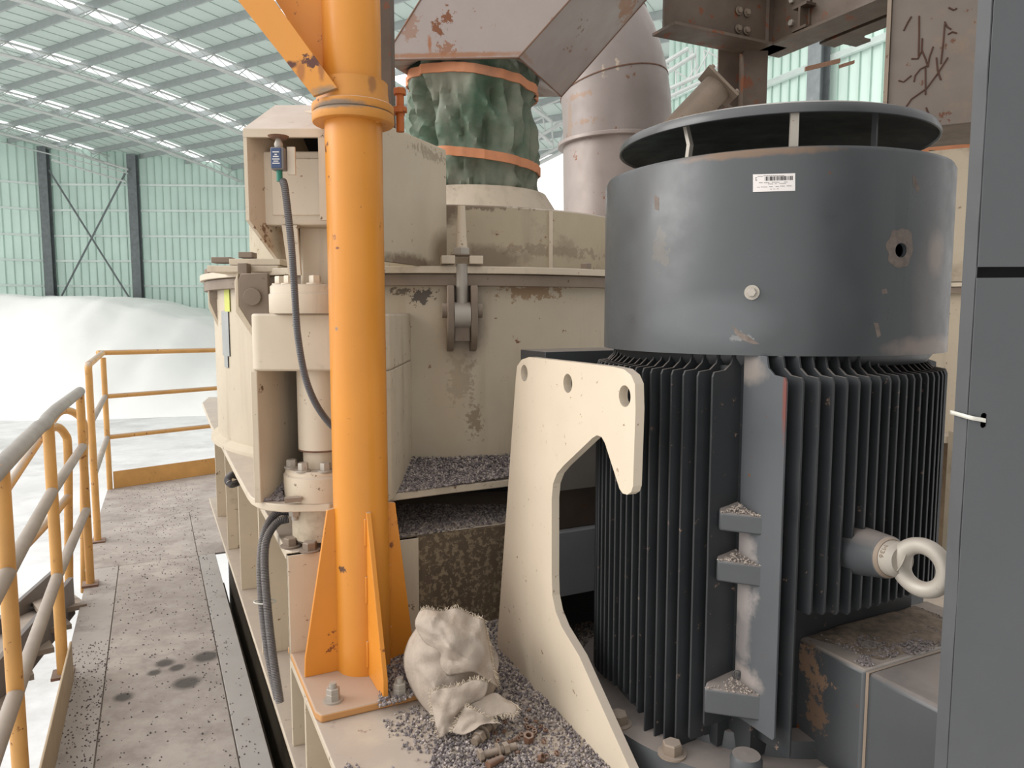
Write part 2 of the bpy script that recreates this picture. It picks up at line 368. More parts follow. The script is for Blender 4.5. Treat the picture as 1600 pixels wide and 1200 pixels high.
# far walls of green sheeting, built up to the roof
def roof_at(p):
    v = p.x * V2.x + p.y * V2.y
    return RZ - RR + math.sqrt(max(0, RR * RR - (v - V0) ** 2))
WP = [V(-46, 42.0, 0), V(-31.9, 51.5, 0), V(-26.0, 51.7, 0), V(-17.5, 52.2, 0), V(-9, 52.8, 0)]
WN = ['wall_left', 'wall_back', 'wall_rear', 'wall_end']
girt_h = [at(140, y, 51.6).z for y in (289, 329, 369, 408, 447)] + [-.1, -1.8]
for i in range(4):
    a, b_ = WP[i], WP[i + 1]; d = (b_ - a); Ln = d.length; d.normalize(); nn = V(d.y, -d.x, 0)
    m_ = MB(); k = int(Ln / .5)
    for q in range(k):
        p, r_ = a + d * Ln * q / k, a + d * Ln * (q + 1) / k
        m_.add([p + UZ * GZ, r_ + UZ * GZ, r_ + UZ * roof_at(r_), p + UZ * roof_at(p)], [(0, 1, 2, 3)])
        c_ = p + nn * .02; h = (roof_at(p) - GZ) / 2
        m_.box(c_ + UZ * (GZ + h), (.035, .03, h), d, nn)
    wl = tag(m_.build(WN[i], SHEETG, smooth=False), kind='structure'); wl['org'] = tuple(wl.location)
    for z in girt_h:
        MB().box((a + b_) / 2 + nn * .1 + UZ * z, (Ln / 2 - .15, .06, .07), d, nn).build('girt', GIRT, wl, smooth=False)
for k, (i, lab) in enumerate(((1, 'grey steel wall column on the left, fixed to the left end of the crossed tie rods'), (2, 'grey steel wall column right of the crossed tie rods'))):
    p = WP[i] + V(.25, -.35, 0); zt = roof_at(p) - .2
    m_ = MB(); h = (zt - GZ) / 2
    m_.box(p + UZ * (GZ + h) + V(0, .2, 0), (.3, .02, h)); m_.box(p + UZ * (GZ + h) - V(0, .2, 0), (.3, .02, h)); m_.box(p + UZ * (GZ + h), (.02, .2, h))
    tag(m_.build('wall_column', COLM, smooth=False), lab, 'steel column', 'wall columns')
t = thing('cross_brace', 'crossed thin steel tie rods between the two grey wall columns', 'tie rods', V(-29.5, 51.2, -3))
for (a, b_) in (((76, 265), (205, 470)), ((196, 270), (95, 465))):
    MB().tube([at(*a, 51.1), at(*b_, 51.0)], .06, 6).build('tie_rod', COLM, t)
# lattice eaves members running along the far walls
for (a, b_, lab) in (((0, 200), (200, 265), 'pale tube girder sloping down across the far wall to the middle column'), ((81, 250), (197, 284), 'lower pale tube sloping across the green wall above the crossed rods')):
    pa, pb = at(*a, 50.2), at(*b_, 51.0)
    m_ = MB().tube([pa, pb], .07, 6); m_.tube([pa - UZ * .9, pb - UZ * .25], .04, 5) if a[0] == 0 else None
    tag(m_.build('eaves_tube', CHORD), lab, 'tube')

# right-hand wall, its column, girts and trusses (behind the overhead steel)
RWP, RWD = V(6.9, 19.0, 0), V(-.39, .92, 0)
nn = V(-.92, -.39, 0)
m_ = MB(); L0, L1 = -5.5, 5.2; k = int((L1 - L0) / .3)
for q in range(k):
    p, r_ = RWP + RWD * (L0 + (L1 - L0) * q / k), RWP + RWD * (L0 + (L1 - L0) * (q + 1) / k)
    m_.add([p + UZ * GZ, r_ + UZ * GZ, r_ + UZ * 8.6, p + UZ * 8.6], [(0, 1, 2, 3)]); m_.box(p + nn * .02 + UZ * 1.8, (.03, .03, 6.8), RWD, nn)
wl = tag(m_.build('wall_right', SHEETG, smooth=False), kind='structure'); wl['org'] = tuple(wl.location)
for (x, y) in ((1220, 126), (1350, 74), (1225, 75)):
    p = onpl(x, y, RWP, RWD)
    MB().box(RWP + RWD * (L0 + L1) / 2 + nn * .1 + UZ * p.z, ((L1 - L0) / 2, .06, .07), RWD, nn).build('girt', GIRT, wl, smooth=False)
p = onpl(1293, 140, RWP, RWD); p.z = 0; p = p + nn * .25
m_ = MB(); m_.box(p + UZ * 1.5 + nn * .18, (.2, .015, 6.5), RWD, nn); m_.box(p + UZ * 1.5 - nn * .1, (.2, .015, 6.5), RWD, nn); m_.box(p + UZ * 1.5, (.012, .18, 6.5), RWD, nn)
tag(m_.build('wall_column', COLM, smooth=False), 'grey steel wall column seen at upper right under the overhead beams', 'steel column')
t = thing('rusty_angle_bar', 'rusty angle bar fixed across the upper right wall column', 'steel bar', at(1290, 100, 15))
MB().box((at(1258, 108, 15.2) + at(1312, 95, 15.2)) / 2, ((at(1258, 108, 15.2) - at(1312, 95, 15.2)).length / 2, .03, .04), at(1312, 95, 15.2) - at(1258, 108, 15.2), V(0, 1, 0)).build('bar', RUST, t)
MB().box((at(1312, 104, 15.2) + at(1334, 97, 15.2)) / 2, (.15, .03, .03), at(1334, 97, 15.2) - at(1312, 104, 15.2), V(0, 1, 0)).build('bar', RUST, t)
# eaves lattice seen through the gaps
t = thing('eaves_lattice', 'white tube lattice girder seen beyond the grey elbow duct', 'lattice girder', at(1080, 130, 21))
Q = lambda x, y: at(x, y, 19.8)
for (a, b_) in (((1040, 142), (1130, 100)), ((1045, 152), (1130, 112)), ((1036, 100), (1075, 76)), ((1040, 115), (1085, 86))):
    MB().tube([Q(*a), Q(*b_)], .055, 8).build('chord', CHORD, t)
z = MB()
for (a, b_) in (((1087, 75), (1088, 118)), ((1040, 100), (1075, 124)), ((1071, 74), (1088, 95)), ((1109, 78), (1084, 122)), ((1099, 78), (1126, 92)), ((1082, 76), (1080, 130)), ((1100, 78), (1102, 124)), ((1056, 100), (1056, 152)), ((1090, 100), (1060, 146))):
    z.tube([Q(*a), Q(*b_)], .02, 6)
z.build('web_bars', CHORD, t)
t = thing('open_end_lattice', 'pale lattice girder over the bright open end, between green sleeve and elbow duct', 'lattice girder', at(860, 200, 36))
Q = lambda x, y: at(x, y, 36)
for (a, b_) in (((815, 261), (900, 216)), ((812, 270), (905, 224)), ((820, 158), (862, 190)), ((822, 190), (864, 226)), ((815, 230), (900, 178))):
    MB().tube([Q(*a), Q(*b_)], .09, 8).build('chord', CHORD, t)
z = MB()
for (a, b_) in (((862, 188), (864, 232)), ((846, 168), (852, 206)), ((830, 192), (858, 178)), ((864, 192), (888, 190)), ((834, 196), (830, 232)), ((846, 208), (836, 228)), ((884, 198), (872, 232)), ((844, 168), (884, 152)), ((864, 203), (886, 190))):
    z.tube([Q(*a), Q(*b_)], .045, 6)
z.build('web_bars', CHORD, t)
pp = Q(903, 218); MB().tube([V(pp.x, pp.y, GZ), pp], .1, 8).build('leg', CHORD, t)

# ================================================================ WALKWAY
DZ = -1.5
def dk(x, y): return atz(x, y, DZ)
E0 = atz(312, 860, DZ); E1 = atz(370, 1197, DZ)
base = V(-1.87, 2.951, DZ)           # foot of the middle railing post
def ab(a, b_, z=DZ, o=base): return V(o.x + DA.x * a + DB.x * b_, o.y + DA.y * a + DB.y * b_, z)
seam_b = ((E0 - base).dot(DB) + (E1 - base).dot(DB)) / 2
ew = (dk(400, 1100) - base).dot(DB)
SK0, SK1 = V(-3.45, 6.23, DZ), V(-2.73, 6.93, DZ)
walk = thing('walkway', 'dust-covered steel plate walkway beside the mill, with dark oil spots', 'walkway', ab(1.5, .6))
def plate(a0, a1, b0, b1, name, mt, th=.012, z=DZ):
    MB().prism([ab(a0, b0, z - th), ab(a0, b1, z - th), ab(a1, b1, z - th), ab(a1, b0, z - th)], UZ * th).build(name, mt, walk, bevel=.002)
sa = (dk(350, 862) - base).dot(DA); sb = (dk(250, 805) - base).dot(DA)
lb = .16
plate(-2.6, sa - .004, lb, seam_b - .004, 'deck_plate', DECK)
plate(-2.6, sa - .004, .0, lb - .004, 'edge_plate', mat('pale_edge_steel', (168, 160, 154), .6, var=.06, dirt=.4, dscale=6, dirtcol=(120, 110, 104)))
plate(-2.6, sa - .004, seam_b, ew, 'edge_beam', mat('grey_channel_steel', (168, 163, 158), .55, var=.06, dirt=.2, dscale=7), .012)
plate(sa, sb - .004, -.02, seam_b - .006, 'deck_plate', DECK)
plate(sa, sb - .004, seam_b - .002, ew + .3, 'deck_plate', DECK)
plate(-2.6, sb, .02, ew - .01, 'under_plate', GRM, .01, DZ - .0125)
pf = sb
f = MB(); SKd = (SK1 - SK0).normalized()
f.prism([ab(sb, -.02, DZ - .012), ab(sb, ew + .5, DZ - .012), SK0 + SKd * 2.0 - UZ * .012, SK0 + V(-.02, 0, -.012)], UZ * .012)
f.build('deck_plate', DECK, walk, bevel=.002)
for (b0, a0, a1) in ((.02, -2.6, 3.3), (ew - .02, -2.6, sa + .2)):
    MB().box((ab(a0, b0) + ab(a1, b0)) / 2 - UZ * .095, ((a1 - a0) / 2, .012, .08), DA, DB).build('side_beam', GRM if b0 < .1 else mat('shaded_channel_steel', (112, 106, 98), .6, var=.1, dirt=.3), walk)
# support legs to the ground
for (a, b_) in ((-.6, .08), (3.0, .1), (3.0, ew - .1), (-.6, ew - .05)):
    MB().box(ab(a, b_, (GZ + DZ - .17) / 2), (.06, .06, (DZ - .17 - GZ) / 2), DA, DB).build('leg', GRM, walk)
# scattered stones on the walkway
m_ = MB()
for k in range(2000):
    a, b_ = random.uniform(-1.6, 3.6), random.betavariate(1.6, 1.1) * (ew - .02)
    if k % 3 == 0: b_ = random.uniform(.0, .17); a = random.uniform(-1.6, .3)
    if a > sa and b_ > seam_b + .3: continue
    m_.rock(ab(a, b_, DZ + .001), random.uniform(.0015, .0052))
tag(m_.build('loose_stones', STONES[0], smooth=False), 'small dark stone chips scattered over the walkway', 'gravel', kind='stuff')

# ---------------- railings
PR = .0215
def capsule_post(mb, p, z1, r=PR): mb.tube([V(p.x, p.y, DZ), V(p.x, p.y, z1)], r, 14)
HT = [1.08, .78, .425]
near = thing('guard_railing', 'near yellow pipe guard railing, its top rail running out of the left edge', 'railing', base)
for a in (-2.1, -1.05, 0, 1.04):
    p = ab(a, .0) if a < 1 else V(-2.34, 3.98, DZ)
    m_ = MB(); capsule_post(m_, p, DZ + HT[0]); m_.build('post', YELR, near)
    m_ = MB(); m_.box(V(p.x, p.y, DZ + .006), (.045, .04, .006), DA, DB); m_.build('foot_plate', RUST, near)
pe = V(-2.34, 3.98, DZ)
ends = ab(-2.6, 0)
for i, h in enumerate(HT):
    r = .026 if i == 0 else PR
    pa, pb = V(ends.x, ends.y, DZ + h), V(pe.x, pe.y, DZ + h)
    mid = base + UZ * h
    if i == 0: pts = [pa, mid - DA * .25, mid - DA * .12 - UZ * .008, mid, mid + DA * .3, pb - DA * 0]
    else: pts = [pa, mid, pb]
    MB().tube(pts, r, 14).build('rail', mat('dusty_grey_rail', (152, 146, 140), .6, var=.1, rust=.3, rscale=24, rustcol=(190, 140, 84)) if i == 0 else DUSTR if i else None, near) if i == 0 else None
    if i:
        if i == 1: DUSTR = mat('dusty_pale_rail', (160, 148, 136), .6, var=.1, rust=.25, rscale=24, rustcol=(200, 150, 90))
        MB().tube(pts, r, 14).build('rail', DUSTR, near)
MB().prism([ab(-2.6, .035), ab(-2.6, .043), ab(-.05, .043), ab(-.05, .035)], UZ * .16).build('toe_board', mat('dusty_toe_board', (186, 166, 140), .6, var=.1, rust=.3), near, bevel=.002)
# hoop-ended ladder handrails beyond the railing
F1, F2 = V(-2.74, 4.77, DZ), V(-3.45, 6.23, DZ)
hoop = thing('ladder_handrail', 'yellow hooped ladder handrails standing between the two railings', 'handrail', V(-2.6, 4.4, DZ))
def hoop_rail(pts, name): MB().tube(smooth_path(pts, 8), .021, 12).build(name, YELR, hoop)
Y1 = 4.35; 
hoop_rail([at(132, 925, Y1), at(131, 760, Y1), at(132, 680, Y1), at(128, 656, Y1 - .03), at(112, 643, Y1 - .1), at(95, 643, Y1 - .2), at(80, 660, Y1 - .3), at(40, 720, Y1 - .6), at(10, 765, Y1 - .85)], 'hoop_rail')
Y2 = 3.9
hoop_rail([at(108, 945, Y2), at(107, 800, Y2), at(106, 700, Y2), at(101, 678, Y2 - .02), at(88, 667, Y2 - .1), at(72, 676, Y2 - .2)], 'hoop_rail')
hoop_rail([at(107, 775, Y2), at(75, 815, Y2 - .25), at(40, 852, Y2 - .6), at(-10, 905, Y2 - 1.0)], 'middle_rail')
far = thing('guard_railing', 'far yellow pipe guard railing with toe board, at the end of the walkway', 'railing', F2)
TZ = DZ + 1.17
cor = smooth_path([F1 + UZ * 1.10, V(F1.x, F1.y, TZ - .02), F1 + UZ * 1.17 + (F2 - F1).normalized() * .06], 4)
MB().tube([F1] + cor, .022, 14).build('post', YELR, far)
MB().tube([F2, F2 + UZ * 1.13], .022, 14).build('post', YELR, far)
SKe = SK0 + SKd * 2.1
MB().tube([SKe, SKe + UZ * 1.15], .022, 14).build('post', YELR, far)
top = [V(F1.x, F1.y, TZ) + (F2 - F1).normalized() * .05, V(F2.x, F2.y, TZ) - (F2 - F1).normalized() * .12, V(F2.x, F2.y, TZ) + V(-.0, .03, 0), V(F2.x, F2.y, TZ) + SKd * .15, V(SKe.x, SKe.y, TZ - .02)]
MB().tube(smooth_path(top, 6), .022, 14).build('rail', YELR, far)
for h in (.80, .45):
    MB().tube([F1 + UZ * h, F2 + UZ * h], .02, 14).build('rail', DUSTR, far)
    MB().tube([F2 + UZ * h, SKe + UZ * (h + .01)], .02, 14).build('rail', YELR, far)
MB().prism([SK0 + SKd * .03, SK0 + SKd * .03 + V(.005, -.005, 0), SKe + V(.005, -.005, 0), SKe], UZ * .15).build('toe_board', YELR, far, bevel=.002)
MB().box(F1 + UZ * .005, (.05, .045, .005), DA, DB).build('foot_plate', RUST, far)
# stair outside the railing
st = thing('steel_stair', 'grey steel stair going down outside the near railing', 'stair', V(-2.6, 2.4, -2.6))
for (a, b_, Ya, Yb) in (((112, 925), (-60, 1130), 3.75, 2.5), ((88, 908), (-60, 1045), 4.3, 3.3)):
    pa, pb = at(a[0], a[1], Ya), at(b_[0], b_[1], Yb); d = (pb - pa)
    MB().box((pa + pb) / 2 - UZ * .02, (d.length / 2, .012, .1), d, d.cross(UZ), d.cross(UZ).cross(d)).build('stringer', mat('grey_stringer', (120, 114, 112), .6, var=.1, dirt=.3), st, bevel=.002)
for k in range(5):
    t_ = (k + .5) / 5; pa = at(112, 925, 3.75).lerp(at(-60, 1130, 2.5), t_); pb = at(88, 908, 4.3).lerp(at(-60, 1045, 3.3), t_)
    MB().box((pa + pb) / 2 - UZ * .05, ((pa - pb).length / 2, .1, .012), pa - pb, (pa - pb).cross(UZ)).build('tread', GRM, st)

# ================================================================ MILL BASE FRAME
ZP, ZS, ZM, ZL = -.95, -.52, -.655, -1.2
W0 = V(-.61, 1.955, 0)
def wb(a, b_, z): return V(W0.x + DA.x * a + DB.x * b_, W0.y + DA.y * a + DB.y * b_, z)
bf = thing('mill_base_frame', 'tall cream welded steel base frame of the mill with ledges and stiffeners', 'machine base', wb(0, .6, ZL - .6))
# platform in front of the stained wall
MB().prism([wb(-.95, 0, ZP - .02), wb(-.95, 2.2, ZP - .02), wb(0, 2.2, ZP - .02), wb(0, 0, ZP - .02)], UZ * .02).build('platform_plate', CREAM, bf, bevel=.003)
MB().prism([wb(0, .0, ZP), wb(0, 2.4, ZP), wb(.02, 2.4, ZP), wb(.02, 0, ZP)], UZ * (ZM - ZP)).build('back_wall', SPLASH, bf)
# side skirt and stiffeners under the platform and beside
for a in (.0, .62, 1.30, 1.92, 2.6):
    zt = ZS - .02 if a > 0 else ZM
    k_ = .5 if a > 0 else .372
    MB().prism([wb(a - .003, 0, ZL), wb(a - .003, k_, ZL), wb(a + .014, k_, ZL), wb(a + .014, 0, ZL)], UZ * (zt - ZL)).build('stiffener', CREAM, bf, bevel=.0015)
MB().prism([wb(.0, .22, ZL), wb(3.1, .22, ZL), wb(3.1, .24, ZL), wb(.0, .24, ZL)], UZ * (ZS - ZL)).build('side_wall', CREAM, bf)
for a in (-.18, -.5, -.85):
    MB().prism([wb(a, .005, ZL - .6), wb(a, .4, ZL - .6), wb(a + .014, .4, ZL - .6), wb(a + .014, .005, ZL - .6)], UZ * (ZP - ZL + .58)).build('stiffener', CREAM, bf, bevel=.0015)
MB().prism([wb(-1.0, .16, ZL - .6), wb(0, .16, ZL - .6), wb(0, .18, ZL - .6), wb(-1.0, .18, ZL - .6)], UZ * (ZP - ZL + .58)).build('side_wall', CREAM, bf)
MB().prism([wb(-.9, -.012, ZL - .02), wb(-.9, .35, ZL - .02), wb(3.1, .35, ZL - .02), wb(3.1, -.012, ZL - .02)], UZ * .02).build('ledge', CREAM, bf, bevel=.003)
MB().prism([wb(-.9, -.45, GZ), wb(-.9, .06, GZ), wb(3.1, .06, GZ), wb(3.1, -.45, GZ)], UZ * (-1.78 - GZ)).build('plinth_step', mat('dusty_plinth_step', (120, 110, 96), .8, var=.1, dirt=.3), bf)
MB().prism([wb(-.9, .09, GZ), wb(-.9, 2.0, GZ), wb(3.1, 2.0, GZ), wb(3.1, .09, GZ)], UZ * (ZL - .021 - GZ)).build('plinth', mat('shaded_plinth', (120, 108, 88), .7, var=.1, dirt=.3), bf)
# two shelves: outline on the near side and the front
SH = [wb(3.1, -.02, 0), wb(.25, -.06, 0)] 
def shelf(z, th, nm, corner, front, rx):
    cz = [atz(*p, z) for p in corner]; fr = [atz(*p, z) for p in front]
    pts = cz + fr + [V(rx, fr[-1].y + .25, z), V(rx, 4.6, z), V(-1.9, 4.6, z)]
    MB().prism([p - UZ * th for p in pts], UZ * th).build(nm, CREAM, bf, bevel=.003)
# upper shelf
shelf(ZS, .023, 'upper_shelf', [(316, 629), (330, 664), (347, 695), (370, 739), (386, 768), (392, 776), (402, 782), (418, 786), (440, 788)], [(515, 787), (560, 776), (607, 772), (700, 760), (797, 749), (900, 740)], 1.1)
shelf(ZM, .028, 'lower_shelf', [(322, 640), (408, 789), (427, 822), (441, 850), (446, 859), (456, 862)], [(520, 861), (617, 838), (700, 829), (795, 817), (900, 806)], 1.1)
MB().prism([V(-.55, 2.62, ZM), V(1.2, 2.85, ZM), V(1.2, 2.9, ZM), V(-.55, 2.66, ZM)], UZ * (ZS - .02 - ZM)).build('recess_wall', BLK, bf)  # shade between the shelves put in as a black sheet
# gravel beds
def gravel(region, n, rr, lab, heap=None, cover=None, mt=None, cat='gravel'):
    for k, mt_ in enumerate(STONES if mt is None else mt):
        m_ = MB()
        for q in range(n // (3 if mt is None else len(mt))):
            p = region()
            if p is None: continue
            m_.rock(p, random.uniform(*rr))
        tag(m_.build('gravel', mt_, smooth=False), lab % ('dark', 'grey', 'pale')[k] if '%' in lab else lab, cat, kind='stuff')
MC = V(-.303, 3.467, 0); MR = 1.01
def upper_region():
    x = random.uniform(607, 805); y = random.uniform(725, 772); 
    p = atz(x, y, ZS + .002); d = math.hypot(p.x - MC.x, p.y - MC.y) - MR
    fr = 772 - (x - 607) * .121
    if d < 0 or y > fr - 1: return None
    h = max(0, .035 - d * .12) if d < .3 else 0
    p.z = ZS + .003 + h * random.uniform(.6, 1.1); return p
gravel(upper_region, 9000, (.003, .0062), '%s crushed stone lying on the upper shelf against the mill body')
m_ = MB(); n_ = 24
bed = []
for i in range(n_ + 1):
    for j in range(7):
        a = -1.30 + .62 * i / n_ * 1.3 - .45; 
        ang = math.radians(-100 + 34 * i / n_ + 0); rad = MR + .02 + .26 * j / 6
        p = V(MC.x + rad * math.cos(ang), MC.y + rad * math.sin(ang), ZS + .001 + max(0, .034 - .26 * j / 6 * .13))
        bed.append(p)
m_.add(bed, [(i * 7 + j, i * 7 + j + 1, (i + 1) * 7 + j + 1, (i + 1) * 7 + j) for i in range(n_) for j in range(6)])
def lower_region():
    x = random.uniform(612, 800); y = random.uniform(788, 852); p = atz(x, y, ZM + .002)
    fr = 846 - (x - 607) * .145
    if y > fr - 4: return None
    if random.random() < (fr - y < 12) * .6: return None
    return p
gravel(lower_region, 4200, (.0028, .006), '%s crushed stone lying on the lower shelf in the dark recess')
def plat_region():
    x = random.uniform(470, 990); y = random.uniform(940, 1240); p = atz(x, y, ZP + .002)
    a = (V(p.x, p.y, 0) - W0).dot(DA); b_ = (V(p.x, p.y, 0) - W0).dot(DB)
    if a > -.01 or b_ < .01 or a < -.9: return None
    d = noise.noise(V(p.x * 6, p.y * 6, 1)) 
    dens = .20 + (.8 if x > 690 + (1100 - y) * .2 else .0) + d * .8 - (.3 if x < 600 else 0)
    if 592 < x < 660 and 1030 < y < 1122 - (x - 592) * .35: dens = .95; p.z += .022
    if random.random() > dens: return None
    p.z += random.uniform(0, .004) if dens > .7 else 0
    return p
gravel(plat_region, 24000, (.0024, .0055), '%s crushed stone spread over the cream platform around the sack')

# ================================================================ MILL BODY
GC = V(-.17, 3.28, 0)
mill = thing('grinding_mill', 'large round cream mill housing with bolted grey rim flange', 'mill', V(MC.x, MC.y, ZS))
ZF = .153
GRIME = (112, 96, 80)
SHELL = stain(mat('mill_shell_paint', (200, 186, 163), .5, var=.05, rust=.35, rscale=20, streak=.3, dirtcol=(150, 132, 106)), [
    (at(722, 505, 2.48), (.085, .3, .16), (128, 112, 96), .85, 14, .7), (at(722, 590, 2.48), (.06, .3, .12), (134, 118, 98), .6, 40, 1.6), (at(742, 655, 2.48), (.035, .3, .09), (132, 114, 92), .8, 60, 1.6),
    (at(662, 462, 2.45), (.05, .3, .035), (96, 88, 78), 1, 45, 1.8), (at(625, 455, 2.45), (.04, .3, .02), (104, 92, 78), .9, 60, 1.8), (at(715, 733, 2.48), (.16, .3, .03), GRIME, .8, 20, 1.2),
    (at(830, 452, 2.6), (.16, .4, .05), (140, 108, 74), .8, 40, 1.8), (at(628, 600, 2.45), (.03, .3, .3), (176, 152, 112), .6, 9, .8), (at(700, 600, 2.45), (.08, .3, .3), (182, 162, 132), .5, 9, .8)])  # last two entries: tall soft tan bands right of the post
MB().lathe(MC, [(MR + .03, ZS), (MR + .028, ZS + .012), (MR, ZS + .03), (MR, .094)], 96).build('shell', SHELL, mill)
MB().lathe(MC, [(MR, .090), (MR + .035, .090), (MR + .035, .128), (MR, .128)], 96).build('rim_ring', GRM, mill, bevel=.002)
MB().lathe(MC, [(MR - .3, .130), (MR + .05, .130), (MR + .05, ZF), (.2, ZF)], 96).build('lid_flange', CREAM, mill, bevel=.002)
DR = .86
MB().lathe(MC, [(DR, ZF), (DR, .372), (DR - .01, .378), (.30, .39)], 14 * 4).build('lid_drum', stain(mat('lid_drum_paint', (186, 172, 146), .55, var=.06, rust=.45, rscale=24, streak=.35, dirt=.25, dscale=5, dust=.8), [
    (at(760, 405, 2.62), (.16, .4, .06), GRIME, .7, 24, 1.2), (at(695, 330, 2.62), (.06, .4, .06), (92, 70, 52), .8, 30, 1.4), (at(720, 320, 2.62), (.4, .4, .02), (110, 92, 74), .8, 40, 1.6), (at(860, 395, 2.8), (.3, .5, .03), (120, 102, 82), .5, 40, 1.6)]), mill, ang=12)
for k in range(26):   # rivet-like cap seams on the drum
    pass
MB().lathe(GC, [(.40, .38), (.385, .40), (.318, .505), (.27, .51)], 64).build('sleeve_collar', CREAMD, mill)
for ang in (-59,):
    a = math.radians(ang); p = V(MC.x + DR * math.cos(a), MC.y + DR * math.sin(a), .255)
    MB().box(p, (.008, .004, .115), V(-math.sin(a), math.cos(a), 0), V(math.cos(a), math.sin(a), 0)).build('seam_strip', CREAM, mill)
for ang in [-150, -140, -131, -57, -40]:
    a = math.radians(ang); p = V(MC.x + (MR + .02) * math.cos(a), MC.y + (MR + .02) * math.sin(a), ZF)
    MB().hexbolt(p, UZ, .02, .022, False).build('flange_bolt', GRM, mill)
# patches of flaked paint, real chips standing off the shell
# swing clamp near x=720
def swing_clamp(ang, lab):
    a = math.radians(ang); rd = V(math.cos(a), math.sin(a), 0); tg = V(-math.sin(a), math.cos(a), 0); o = V(MC.x, MC.y, 0) + rd * MR
    t = thing('swing_clamp', lab, 'clamp', o + UZ * -.16, 'swing bolt clamps on the mill rim')
    for s_ in (-1, 1):
        pts = [o + tg * s_ * .038 + rd * x + UZ * z for (x, z) in ((-.01, .09), (.075, .09), (.085, .06), (.085, -.06), (.05, -.11), (.01, -.125), (-.01, -.125))]
        MB().prism([p - tg * .011 for p in pts], tg * .022).build('lug', GRM, t, bevel=.003)
    MB().cyl(o + rd * .05 + UZ * .01 - tg * .065, o + rd * .05 + UZ * .01 + tg * .065, .024, 20).build('pin', GRM, t)
    MB().cyl(o + rd * .045 + UZ * -.005 - tg * .026, o + rd * .045 - UZ * .005 + tg * .026, .042, 20).build('eye', GAL, t)
    MB().box(o + rd * .045 - UZ * .065, (.025, .012, .025), tg, rd).build('spacer', GRM, t, bevel=.002)
    MB().tube([o + rd * .045 + UZ * .0, o + rd * .045 + UZ * .16], .019, 16).build('swing_bolt', GAL, t)
    m_ = MB(); 
    for s_ in (-1, 1): m_.box(o + rd * .03 + tg * s_ * .045 + UZ * .172, (.022, .045, .013), tg, rd)
    m_.build('saddle_plate', CREAM, t, bevel=.002)
    MB().tube([o + rd * .045 + UZ * .186, o + rd * .045 + UZ * .190], .034, 20).build('washer', GRM, t)
    MB().hexbolt(o + rd * .045 + UZ * .190, UZ, .028, .022, False).build('nut', GAL, t)
    MB().tube([o + rd * .045 + UZ * .2, o + rd * .05 + UZ * .345], [.019, .012], 14).build('stud', CREAM, t)
swing_clamp(math.degrees(math.atan2(2.49 - MC.y, -.172 - MC.x)), 'grimy swing bolt clamp on the mill rim, right of the orange post')
# hinge lugs at left
def hinge(x, y, Y, w_, lab, tilt):
    o = at(x, y, Y); X = V(math.cos(tilt), math.sin(tilt), 0); Yd = V(-math.sin(tilt), math.cos(tilt), 0)
    t = thing('hinge_lug', lab, 'hinge bracket', o - UZ * .08, 'hinge lugs on the left of the mill rim')
    pts = [o + X * a * w_ + UZ * z for (a, z) in ((-1.0, .055), (-.8, .075), (1.1, .078), (1.1, -.10), (-.1, -.10), (-1.0, -.03))]
    MB().prism(pts, Yd * .03).build('lug_plate', GRM, t, bevel=.003)
    MB().prism([p - Yd * .0 + X * -.0 for p in [o + X * a * w_ + UZ * z for (a, z) in ((-1.25, .05), (-1.0, .078), (-1.0, -.03), (-.1, -.10), (.3, -.16), (-1.25, -.05))]], Yd * .16).build('side_plate', CREAM, t, bevel=.002)
    MB().cyl(o - Yd * .012, o + Yd * .04, w_ * .62, 24).build('pin', GRM, t, bevel=.001)
hinge(395, 464, 2.42, .045, 'grimy hinge lug with round pin beside the cylinder housing', .1)
hinge(340, 460, 2.95, .030, 'smaller hinge lug at the far left end of the mill rim', .1)
# nameplate and sticker on the left side
def curved_label(x0, x1, y0, y1, name, mt, lab, cat):
    P0, P1 = None, None
    m_ = MB(); a0, a1 = math.radians(-170), math.radians(-160)
    # find angles on shell for the pixel columns
    def ang(x):
        r = ray(x, 500); d = V(r.x, r.y, 0).normalized(); bq = d.x * MC.x + d.y * MC.y; cq = MC.x ** 2 + MC.y ** 2 - (MR + .003) ** 2; s_ = bq - math.sqrt(max(0, bq * bq - cq)); return math.atan2(d.y * s_ - MC.y, d.x * s_ - MC.x), d.y * s_
    (b0, Ya), (b1, Yb) = ang(x0), ang(x1); z0, z1 = at(x0, y0, (Ya + Yb) / 2).z, at(x0, y1, (Ya + Yb) / 2).z
    if b0 > 0: b0 -= 2 * math.pi
    n = 6
    for rr in (MR + .0005, MR + .004):
        m_.v += [V(MC.x + rr * math.cos(b0 + (b1 - b0) * i / n), MC.y + rr * math.sin(b0 + (b1 - b0) * i / n), z) for i in range(n + 1) for z in (z0, z1)]
    k = 2 * (n + 1)
    for i in range(n): m_.f += [(2 * i, 2 * i + 1, 2 * i + 3, 2 * i + 2), (k + 2 * i, k + 2 * i + 1, k + 2 * i + 3, k + 2 * i + 2), (2 * i, 2 * i + 2, k + 2 * i + 2, k + 2 * i), (2 * i + 1, 2 * i + 3, k + 2 * i + 3, k + 2 * i + 1)]
    return tag(m_.build(name, mt), lab, cat)
curved_label(346.5, 357, 486, 556, 'name_plate', PLATE, 'grey printed metal plate on the left side of the mill', 'name plate')
curved_label(348.5, 354, 556, 574, 'name_plate', PLATE, 'small grey plate fixed under the larger printed plate', 'name plate')
curved_label(352, 360, 452, 487, 'warning_sticker', STK, 'yellow warning sticker with black mark by the hinge lug', 'sticker')

# ================================================================ CYLINDER HOUSING
CC = V(-.547, 2.09, 0)
hs = thing('cylinder_housing', 'cream box housing with open front around the hydraulic cylinder', 'machine housing', V(-.55, 2.1, ZS))
HZ = .0; oz = at(450, 580, 2.0).z
fl, fr_ = at(388, 500, 2.0), at(600, 500, 2.05)
